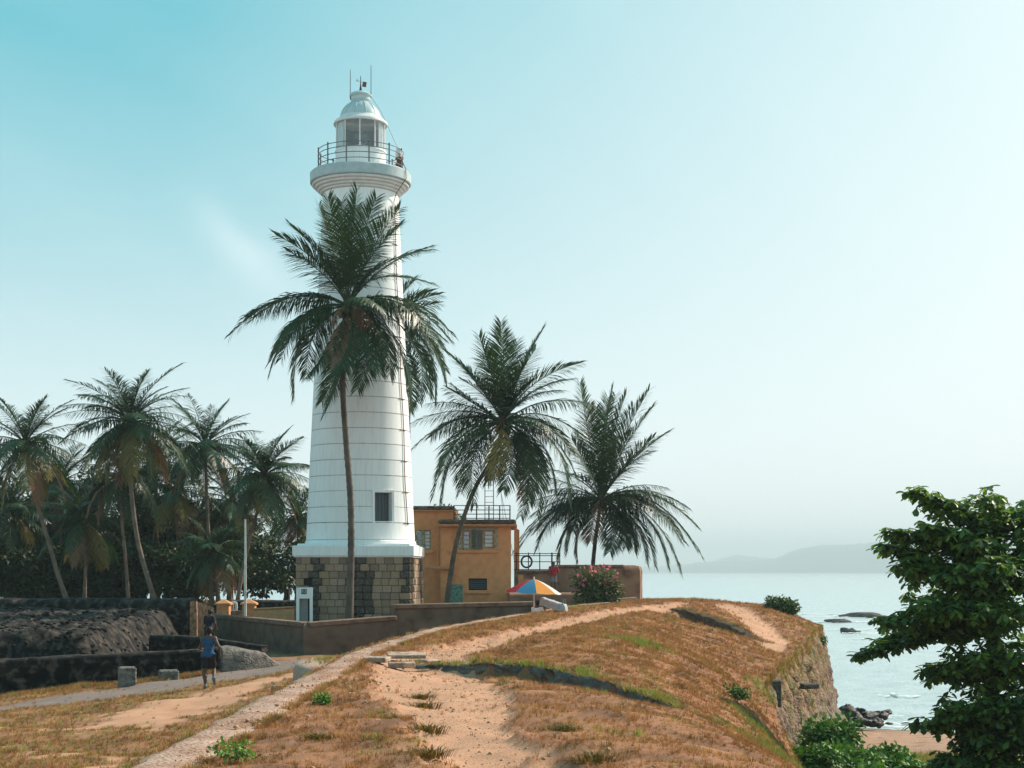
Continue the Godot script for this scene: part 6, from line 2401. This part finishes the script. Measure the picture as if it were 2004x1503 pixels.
# ---------------------------------------------------------------- people
# surface nets over a smooth union of tapered capsules [a, b, ra, rb]
func skin(mb: MB, bones: Array, k: float, cell: float, keep = null) -> void:
	var lo := Vector3.ONE * 1e9
	var hi := Vector3.ONE * -1e9
	for b in bones:
		var r := maxf(b[2], b[3]) + cell * 3.0
		lo = lo.min((b[0] as Vector3).min(b[1]) - Vector3.ONE * r)
		hi = hi.max((b[0] as Vector3).max(b[1]) + Vector3.ONE * r)
	var n := Vector3i(((hi - lo) / cell).ceil()) + Vector3i.ONE
	var g := PackedFloat32Array()
	g.resize(n.x * n.y * n.z)
	g.fill(10.0)
	for b in bones:
		var a: Vector3 = b[0]
		var c: Vector3 = b[1]
		var ra: float = b[2]
		var rb: float = b[3]
		var m := maxf(ra, rb) + k + cell * 2.0
		var l0 := Vector3i((((a.min(c) - Vector3.ONE * m) - lo) / cell).floor()).clamp(Vector3i.ZERO, n - Vector3i.ONE)
		var h0 := Vector3i((((a.max(c) + Vector3.ONE * m) - lo) / cell).ceil()).clamp(Vector3i.ZERO, n - Vector3i.ONE)
		var ac := c - a
		var il := 1.0 / maxf(ac.length_squared(), 1e-9)
		for z in range(l0.z, h0.z + 1):
			for y in range(l0.y, h0.y + 1):
				var row := (z * n.y + y) * n.x
				for x in range(l0.x, h0.x + 1):
					var p := lo + Vector3(x, y, z) * cell
					var t := clampf((p - a).dot(ac) * il, 0.0, 1.0)
					var d := p.distance_to(a + ac * t) - lerpf(ra, rb, t)
					var e := g[row + x]
					var q := maxf(k - absf(d - e), 0.0) / k
					g[row + x] = minf(d, e) - q * q * k * 0.25
	if keep != null:
		for z in n.z:
			for y in n.y:
				for x in n.x:
					var i := (z * n.y + y) * n.x + x
					if g[i] < cell * 2.0:
						g[i] = maxf(g[i], keep.call(lo + Vector3(x, y, z) * cell))
	var ids := PackedInt32Array()
	ids.resize(g.size())
	ids.fill(-1)
	var off := [0, 1, n.x, n.x + 1, n.x * n.y, n.x * n.y + 1, n.x * n.y + n.x, n.x * n.y + n.x + 1]
	var cp := [Vector3(0, 0, 0), Vector3(1, 0, 0), Vector3(0, 1, 0), Vector3(1, 1, 0), Vector3(0, 0, 1), Vector3(1, 0, 1), Vector3(0, 1, 1), Vector3(1, 1, 1)]
	var edges := [[0, 1], [2, 3], [4, 5], [6, 7], [0, 2], [1, 3], [4, 6], [5, 7], [0, 4], [1, 5], [2, 6], [3, 7]]
	for z in n.z - 1:
		for y in n.y - 1:
			for x in n.x - 1:
				var i := (z * n.y + y) * n.x + x
				if absf(g[i]) > cell * 3.0:
					continue
				var neg := 0
				for o in off:
					if g[i + o] < 0.0:
						neg += 1
				if neg == 0 or neg == 8:
					continue
				var s := Vector3.ZERO
				var cnt := 0
				for ed in edges:
					var ga := g[i + off[ed[0]]]
					var gb := g[i + off[ed[1]]]
					if (ga < 0.0) != (gb < 0.0):
						s += (cp[ed[0]] as Vector3).lerp(cp[ed[1]], ga / (ga - gb))
						cnt += 1
				ids[i] = mb.p(lo + (Vector3(x, y, z) + s / cnt) * cell)
	var sx := 1
	var sy := n.x
	var sz := n.x * n.y
	for z in range(1, n.z - 1):
		for y in range(1, n.y - 1):
			for x in range(1, n.x - 1):
				var i := z * sz + y * sy + x
				if absf(g[i]) > cell * 3.0:
					continue
				var inside := g[i] < 0.0
				for ax in [[sx, sy, sz], [sy, sz, sx], [sz, sx, sy]]:
					if (g[i + ax[0]] < 0.0) == inside:
						continue
					var a := ids[i]
					var b := ids[i - ax[1]]
					var c := ids[i - ax[1] - ax[2]]
					var d := ids[i - ax[2]]
					if a < 0 or b < 0 or c < 0 or d < 0:
						continue
					if inside:
						mb.q(a, b, c, d)
					else:
						mb.q(a, d, c, b)


func hand(mb: MB, w: Vector3, dir: Vector3, palm_n: Vector3, side: Vector3) -> void:
	# palm, four curled fingers and a thumb that leaves the side of the palm
	var bones := []
	var kn := w + dir * 0.095
	for i in 4:
		var s := (i - 1.5) * 0.021
		bones.append([w + side * s * 0.6, kn + side * s, 0.017, 0.013])
	var lens := [0.075, 0.085, 0.08, 0.06]
	for i in 4:
		var s := (i - 1.5) * 0.021
		var ln: float = lens[i]
		var p0 := kn + side * s
		var d1 := (dir + palm_n * 0.5).normalized()
		var p1 := p0 + d1 * ln * 0.5
		var d2 := (dir * 0.45 + palm_n).normalized()
		var p2 := p1 + d2 * ln * 0.3
		var p3 := p2 + (palm_n - dir * 0.2).normalized() * ln * 0.22
		bones.append([p0, p1, 0.0095, 0.009])
		bones.append([p1, p2, 0.009, 0.0085])
		bones.append([p2, p3, 0.0085, 0.007])
	var t0 := w + dir * 0.03 - side * 0.032
	var t1 := t0 + (dir * 0.7 - side * 0.6 + palm_n * 0.4).normalized() * 0.04
	bones.append([w + dir * 0.015 - side * 0.01, t0, 0.015, 0.013])
	bones.append([t0, t1, 0.012, 0.010])
	bones.append([t1, t1 + (dir + palm_n * 0.6).normalized() * 0.03, 0.010, 0.008])
	skin(mb, bones, 0.008, 0.006)


# j: joints of the pose, in metres with x right, y up, z towards the viewer; face: where the head looks
func person(label: String, at: Vector3, turn: float, j: Dictionary, look: Vector3, top: Material, top_kind: String, bottom: Material, shoes: bool, group := "") -> Node3D:
	var t := thing("person", label, "person", at, group, turn)
	var pel: Vector3 = j.pelvis
	var chest: Vector3 = j.chest
	var neck: Vector3 = j.neck
	var head: Vector3 = j.head
	var sh: Vector3 = (j.sr - j.sl).normalized()
	var hp: Vector3 = (j.hr - j.hl).normalized()
	var bones := [
		[pel - hp * 0.06, pel + hp * 0.06, 0.105, 0.105], [pel, pel.lerp(chest, 0.5), 0.095, 0.09], [pel.lerp(chest, 0.45) - sh * 0.03, chest - sh * 0.06, 0.08, 0.09], [pel.lerp(chest, 0.45) + sh * 0.03, chest + sh * 0.06, 0.08, 0.09],
		[chest, neck, 0.10, 0.06], [neck - Vector3(0, 0.03, 0), head - Vector3(0, 0.06, 0), 0.055, 0.052], [j.sl, chest - sh * 0.06, 0.062, 0.09], [j.sr, chest + sh * 0.06, 0.062, 0.09], [neck, j.sl, 0.05, 0.05], [neck, j.sr, 0.05, 0.05]]
	for s in ["l", "r"]:
		bones.append([j["s" + s], j["e" + s], 0.05, 0.038])
		bones.append([j["e" + s], j["w" + s], 0.04, 0.026])
		bones.append([j["h" + s], j["k" + s], 0.085, 0.055])
		bones.append([j["k" + s], j["k" + s].lerp(j["a" + s], 0.35), 0.053, 0.056])
		bones.append([j["k" + s].lerp(j["a" + s], 0.35), j["a" + s], 0.056, 0.035])
		bones.append([j["a" + s], j["a" + s].lerp(j["t" + s], 0.8), 0.036, 0.028])
	var mb := MB.new()
	skin(mb, bones, 0.045, 0.017)
	# head with brow, nose, jaw, lips and ears
	var f := look.normalized()
	var sd := f.cross(Vector3.UP).normalized()
	var up := sd.cross(f)
	var hb := [[head + up * 0.03 - f * 0.015, head + up * 0.035 + f * 0.015, 0.088, 0.08], [head - up * 0.02 + f * 0.02, head - up * 0.075 + f * 0.05, 0.07, 0.042], [head - up * 0.03, head - up * 0.12, 0.06, 0.055],
		[head + up * 0.02 + f * 0.09, head - up * 0.02 + f * 0.105, 0.009, 0.015], [head - up * 0.055 + f * 0.085 - sd * 0.015, head - up * 0.055 + f * 0.085 + sd * 0.015, 0.011, 0.011], [head + up * 0.03 + f * 0.082 - sd * 0.03, head + up * 0.03 + f * 0.082 + sd * 0.03, 0.013, 0.013],
		[head - sd * 0.082 + up * 0.015 - f * 0.01, head - sd * 0.088 - up * 0.02, 0.016, 0.012], [head + sd * 0.082 + up * 0.015 - f * 0.01, head + sd * 0.088 - up * 0.02, 0.016, 0.012]]
	skin(mb, hb, 0.014, 0.009)
	for s in ["l", "r"]:
		var dir: Vector3 = (j["w" + s] - j["e" + s]).normalized()
		var side: Vector3 = dir.cross(sh).normalized()
		hand(mb, j["w" + s], dir, (sh if s == "l" else -sh), side)
	obj("body", mb.mesh(), M.skin, t)
	var ey := MB.new()
	for s in [-1.0, 1.0]:
		ey.ball(head + up * 0.012 + f * 0.079 + sd * 0.031 * s, Vector3.ONE * 0.011, 8, 6)
	obj("eyes", ey.mesh(), M.white_cloth, t)
	var hr := MB.new()
	skin(hr, [[head + up * 0.045 - f * 0.025, head + up * 0.05 + f * 0.01, 0.097, 0.088], [head - f * 0.045, head - up * 0.04 - f * 0.05, 0.07, 0.05]], 0.03, 0.012, func(p: Vector3) -> float: return maxf((p - head).dot(f) - 0.055 - 0.5 * maxf(0.0, (p - head).dot(up)), -1.0))
	obj("hair", hr.mesh(), M.hair, t)
	var sm := MB.new()
	var e := 0.016
	var tb := [[pel + Vector3(0, 0.0, 0) - hp * 0.085, pel + Vector3(0, 0.0, 0) + hp * 0.075, 0.113 + e, 0.113 + e], [pel, pel.lerp(chest, 0.5), 0.097 + e, 0.092 + e], [pel.lerp(chest, 0.45) - sh * 0.03, chest - sh * 0.06, 0.082 + e, 0.092 + e], [pel.lerp(chest, 0.45) + sh * 0.03, chest + sh * 0.06, 0.082 + e, 0.092 + e], [chest, neck - Vector3(0, 0.05, 0), 0.10 + e, 0.06 + e], [j.sl, chest - sh * 0.06, 0.055 + e, 0.09 + e], [j.sr, chest + sh * 0.06, 0.055 + e, 0.09 + e]]
	if top_kind == "sleeves":
		for s in ["l", "r"]:
			tb.append([j["s" + s], j["s" + s].lerp(j["e" + s], 0.75), 0.062 + e, 0.058 + e])
	skin(sm, tb, 0.05, 0.017, func(p: Vector3) -> float: return maxf(p.y - neck.y - 0.0, (pel.y - 0.05) - p.y))
	obj("vest" if top_kind == "vest" else "shirt", sm.mesh(), top, t)
	var bm := MB.new()
	var bb := [[pel - hp * 0.07, pel + hp * 0.07, 0.125, 0.125]]
	for s in ["l", "r"]:
		bb.append([j["h" + s], j["h" + s].lerp(j["k" + s], 0.62), 0.108, 0.098])
	skin(bm, bb, 0.05, 0.017, func(p: Vector3) -> float: return p.y - pel.y - 0.07)
	obj("shorts", bm.mesh(), bottom, t)
	if shoes:
		for s in ["l", "r"]:
			var sm2 := MB.new()
			var toe: Vector3 = j["t" + s]
			var an: Vector3 = j["a" + s]
			var fd := (toe - an).normalized()
			skin(sm2, [[an - Vector3(0, 0.02, 0) - fd * 0.03, toe, 0.048, 0.038], [an + Vector3(0, 0.0, 0), an - Vector3(0, 0.03, 0), 0.047, 0.045]], 0.03, 0.011)
			obj("shoe", sm2.mesh(), M.shoe, t)
	return t


func run_pose() -> Dictionary:
	# seen from behind: he runs away from the viewer (towards -z), weight on the left leg, right heel kicked up
	return {"pelvis": Vector3(0, 0.92, 0), "chest": Vector3(0.0, 1.27, -0.07), "neck": Vector3(0, 1.45, -0.10), "head": Vector3(0.01, 1.59, -0.13),
		"sl": Vector3(-0.165, 1.40, -0.09), "sr": Vector3(0.165, 1.40, -0.05), "el": Vector3(-0.25, 1.13, -0.2), "er": Vector3(0.30, 1.17, 0.10), "wl": Vector3(-0.14, 1.06, -0.40), "wr": Vector3(0.31, 0.98, -0.06),
		"hl": Vector3(-0.09, 0.90, 0), "hr": Vector3(0.09, 0.90, 0), "kl": Vector3(-0.11, 0.50, 0.02), "kr": Vector3(0.13, 0.53, -0.16), "al": Vector3(-0.07, 0.10, 0.14), "ar": Vector3(0.17, 0.31, 0.22), "tl": Vector3(-0.07, 0.035, -0.02), "tr": Vector3(0.19, 0.16, 0.20)}


func stand_pose() -> Dictionary:
	return {"pelvis": Vector3(0, 0.92, 0), "chest": Vector3(0.0, 1.26, 0.01), "neck": Vector3(0, 1.44, 0), "head": Vector3(0.0, 1.58, 0.02),
		"sl": Vector3(-0.18, 1.40, 0), "sr": Vector3(0.18, 1.40, 0), "el": Vector3(-0.25, 1.13, 0.03), "er": Vector3(0.27, 1.14, 0.0), "wl": Vector3(-0.22, 0.90, 0.10), "wr": Vector3(0.30, 0.88, 0.06),
		"hl": Vector3(-0.09, 0.90, 0), "hr": Vector3(0.09, 0.90, 0), "kl": Vector3(-0.10, 0.48, 0.03), "kr": Vector3(0.11, 0.49, 0.02), "al": Vector3(-0.10, 0.085, 0.0), "ar": Vector3(0.13, 0.085, 0.0), "tl": Vector3(-0.12, 0.035, 0.16), "tr": Vector3(0.16, 0.035, 0.15)}


func sit_pose() -> Dictionary:
	return {"pelvis": Vector3(0, 0.52, 0), "chest": Vector3(0.0, 0.86, 0.06), "neck": Vector3(0, 1.03, 0.10), "head": Vector3(0.0, 1.17, 0.14),
		"sl": Vector3(-0.18, 0.99, 0.09), "sr": Vector3(0.18, 0.99, 0.09), "el": Vector3(-0.24, 0.74, 0.14), "er": Vector3(0.24, 0.74, 0.14), "wl": Vector3(-0.14, 0.64, 0.36), "wr": Vector3(0.14, 0.64, 0.36),
		"hl": Vector3(-0.09, 0.50, 0.03), "hr": Vector3(0.09, 0.50, 0.03), "kl": Vector3(-0.13, 0.50, 0.45), "kr": Vector3(0.13, 0.50, 0.45), "al": Vector3(-0.12, 0.09, 0.42), "ar": Vector3(0.12, 0.09, 0.42), "tl": Vector3(-0.13, 0.035, 0.58), "tr": Vector3(0.13, 0.035, 0.58)}


func people() -> void:
	var r := P(408, 1363, 42.5)
	person("person in a blue vest and black shorts running away along the footpath", Vector3(r.x, lower_y(r.x, 42.5) - 0.02, r.z), 0.1, run_pose(), Vector3(0, 0.05, -1), M.blue_cloth, "vest", M.black_cloth, true)
	var q := P(409, 1290, 64.0)
	person("person in black shirt and dark shorts in the passage before the brown wall", Vector3(q.x, 6.68, q.z), -0.15, run_pose(), Vector3(0, 0, -1), M.black_cloth, "sleeves", M.black_cloth, true)
	var w := P(1083, 1150, 85.4)
	person("person in a red shirt standing on the terrace behind the parasol", Vector3(w.x, 8.82, w.z), 0.2, stand_pose(), Vector3(0.2, 0, 1), M.red_cloth, "sleeves", M.grey_cloth, false)
	# parasol, vendor and covered stall table
	var ud := 61.0
	var ub := P(1043, 1196, ud)
	var gy := 8.28
	ub.x = maxf(ub.x, kerb_x(ud) + 0.0)
	vendor(Vector3(ub.x, gy, ub.z))


func vendor(at: Vector3) -> void:
	var t := thing("beach_parasol", "open beach parasol with red, blue, orange and white panels beside the kerb", "parasol", at, "", 0.0)
	var yt := P(1043, 1133, 61.0).y - at.y
	var yr := P(1043, 1160, 61.0).y - at.y
	var pm := MB.new()
	pm.rod(Vector3(0, -0.1, 0), Vector3(0, yt + 0.02, 0), 0.022, 8)
	obj("pole", pm.mesh(), M.white_trim, t)
	var tip := MB.new()
	tip.lathe(Vector3(0, yt, 0), [Vector2(0.03, 0), Vector2(0.035, 0.03), Vector2(0.01, 0.09), Vector2(0, 0.1)], 10)
	obj("finial", tip.mesh(), M.white_trim, t)
	var R := 1.13
	var tilt := Basis(Vector3(0, 0, 1), -0.05)
	var cols := ["canopy_red", "canopy_blue", "canopy_orange", "canopy_white", "canopy_red", "canopy_blue", "canopy_orange", "canopy_white"]
	# panel i spans angles measured from the camera side, from left to right
	for i in 8:
		var a0 := -84.0 + 45.0 * i
		var mb := MB.new()
		var nr := 6
		var na := 6
		for r in nr + 1:
			for q in na + 1:
				var f := r / float(nr)
				var an := deg_to_rad(lerpf(a0, a0 + 45.0, q / float(na)))
				var sag := 1.0 - 0.055 * sin(PI * q / float(na)) * f
				var rr := R * f * sag
				var y := yt - (yt - yr) * pow(f, 1.35) - 0.03 * sin(PI * q / float(na)) * f
				mb.p(tilt * Vector3(sin(an) * rr, y - yt, cos(an) * rr) + Vector3(0, yt, 0))
		for r in nr:
			for q in na:
				var b := r * (na + 1) + q
				mb.q(b, b + na + 1, b + na + 2, b + 1)
		obj("canopy_panel", mb.mesh(), M[cols[i]], t)
		var rb := MB.new()
		var an2 := deg_to_rad(a0)
		rb.rod(Vector3(0, yt - 0.03, 0), tilt * Vector3(sin(an2) * R, yr - yt - 0.02, cos(an2) * R) + Vector3(0, yt, 0), 0.008, 5)
		obj("rib", rb.mesh(), M.white_trim, t)
	var stool := MB.new()
	stool.bx(Vector3(-0.18, 0.36, -0.16), Vector3(0.18, 0.4, 0.16), 0.01)
	for sx in [-0.15, 0.15]:
		for sz in [-0.13, 0.13]:
			stool.rod(Vector3(sx, 0, sz), Vector3(sx, 0.36, sz), 0.018, 6)
	var so := obj("stool", stool.mesh(false), M.grey_shutter)
	var sp := at + Vector3(0.1, -0.75, -0.75)
	so.position = sp
	tag(so, "small stool under the seated person by the parasol", "stool")
	person("person in a white shirt seated under the parasol", sp, 2.6, sit_pose(), Vector3(0, -0.1, 1), M.white_cloth, "sleeves", M.grey_cloth, false)
	# the person's ground: a packed earth shelf behind the kerb
	var sh := MB.new()
	sh.bx(at + Vector3(-1.0, -2.2, -3.2), at + Vector3(3.0, -0.755, -0.35), 0.05)
	struct("earth_shelf", sh.mesh(false), M.brown_plaster, "packed earth shelf behind the kerb")
	# covered table
	var tp := at + Vector3(0.82, -0.75, -1.0)
	var tt := thing("stall_table", "stall table draped with a silvery plastic sheet right of the parasol pole", "table", tp, "", -0.2)
	for sx in [-0.42, 0.42]:
		for sz in [-0.3, 0.3]:
			var lm := MB.new()
			lm.rod(Vector3(sx, 0, sz), Vector3(sx, 1.35, sz), 0.025, 6)
			obj("leg", lm.mesh(), M.grey_shutter, tt)
	var cm := MB.new()
	var nx := 22
	var nzv := 12
	for i in nx + 1:
		for k in nzv + 1:
			var u := i / float(nx) * 2.0 - 1.0
			var v := k / float(nzv) * 2.0 - 1.0
			var x := clampf(u * 0.75, -0.5, 0.5)
			var z := clampf(v * 0.6, -0.36, 0.36)
			var over := maxf(absf(u * 0.75) - 0.5, 0.0) + maxf(absf(v * 0.6) - 0.36, 0.0)
			var y := 1.42 - 0.30 * (x + 0.5) - over * 1.3
			var wob := nz2.get_noise_2d(i * 60.0, k * 60.0) * 0.03
			cm.p(Vector3(x + signf(u) * over * 0.12 + wob, y + wob, z + signf(v) * over * 0.12))
	for i in nx:
		for k in nzv:
			var b := i * (nzv + 1) + k
			cm.q(b, b + 1, b + nzv + 2, b + nzv + 1)
	obj("plastic_sheet", cm.mesh(), M.sheet, tt)


# ---------------------------------------------------------------- scene
func _ready() -> void:
	rng.seed = 20240611
	nz.frequency = 0.05
	nz.fractal_octaves = 3
	nz.seed = 3
	nz2.frequency = 0.05
	nz2.fractal_octaves = 3
	nz2.seed = 8
	var cam := Camera3D.new()
	cam.name = "camera"
	cam.projection = Camera3D.PROJECTION_FRUSTUM
	cam.near = 0.1
	cam.far = 20000.0
	cam.size = 0.1 * 1503.0 / F
	cam.frustum_offset = Vector2(0, 0.1 * (1118.0 - 751.5) / F)
	cam.position = Vector3(0, EYE, 0)
	add_child(cam)
	cam.current = true
	var env := Environment.new()
	env.background_mode = Environment.BG_SKY
	var sm := PanoramaSkyMaterial.new()
	sm.panorama = ImageTexture.create_from_image(sky_image())
	var sky := Sky.new()
	sky.sky_material = sm
	env.sky = sky
	env.tonemap_mode = Environment.TONE_MAPPER_LINEAR
	env.tonemap_exposure = 1.55
	env.sdfgi_enabled = true
	env.ssao_enabled = true
	env.ssil_enabled = true
	env.fog_enabled = true
	env.fog_density = 0.00022
	env.fog_light_color = Color(0.92, 0.98, 1.0)
	var we := WorldEnvironment.new()
	we.name = "world"
	we.environment = env
	add_child(we)
	var sun := DirectionalLight3D.new()
	sun.name = "sun"
	sun.light_energy = 1.5
	sun.light_angular_distance = 0.5
	sun.light_color = Color(1.0, 0.945, 0.87)
	sun.shadow_enabled = true
	add_child(sun)
	sun.look_at_from_position(Vector3.ZERO, -sun_dir(), Vector3.UP)
	materials()
	rampart()
	cliff()
	lower_ground()
	beach()
	sea()
	headlands()
	walls()
	lighthouse()
	building()
	rocks()
	palms()
	trees()
	people()
	grass()
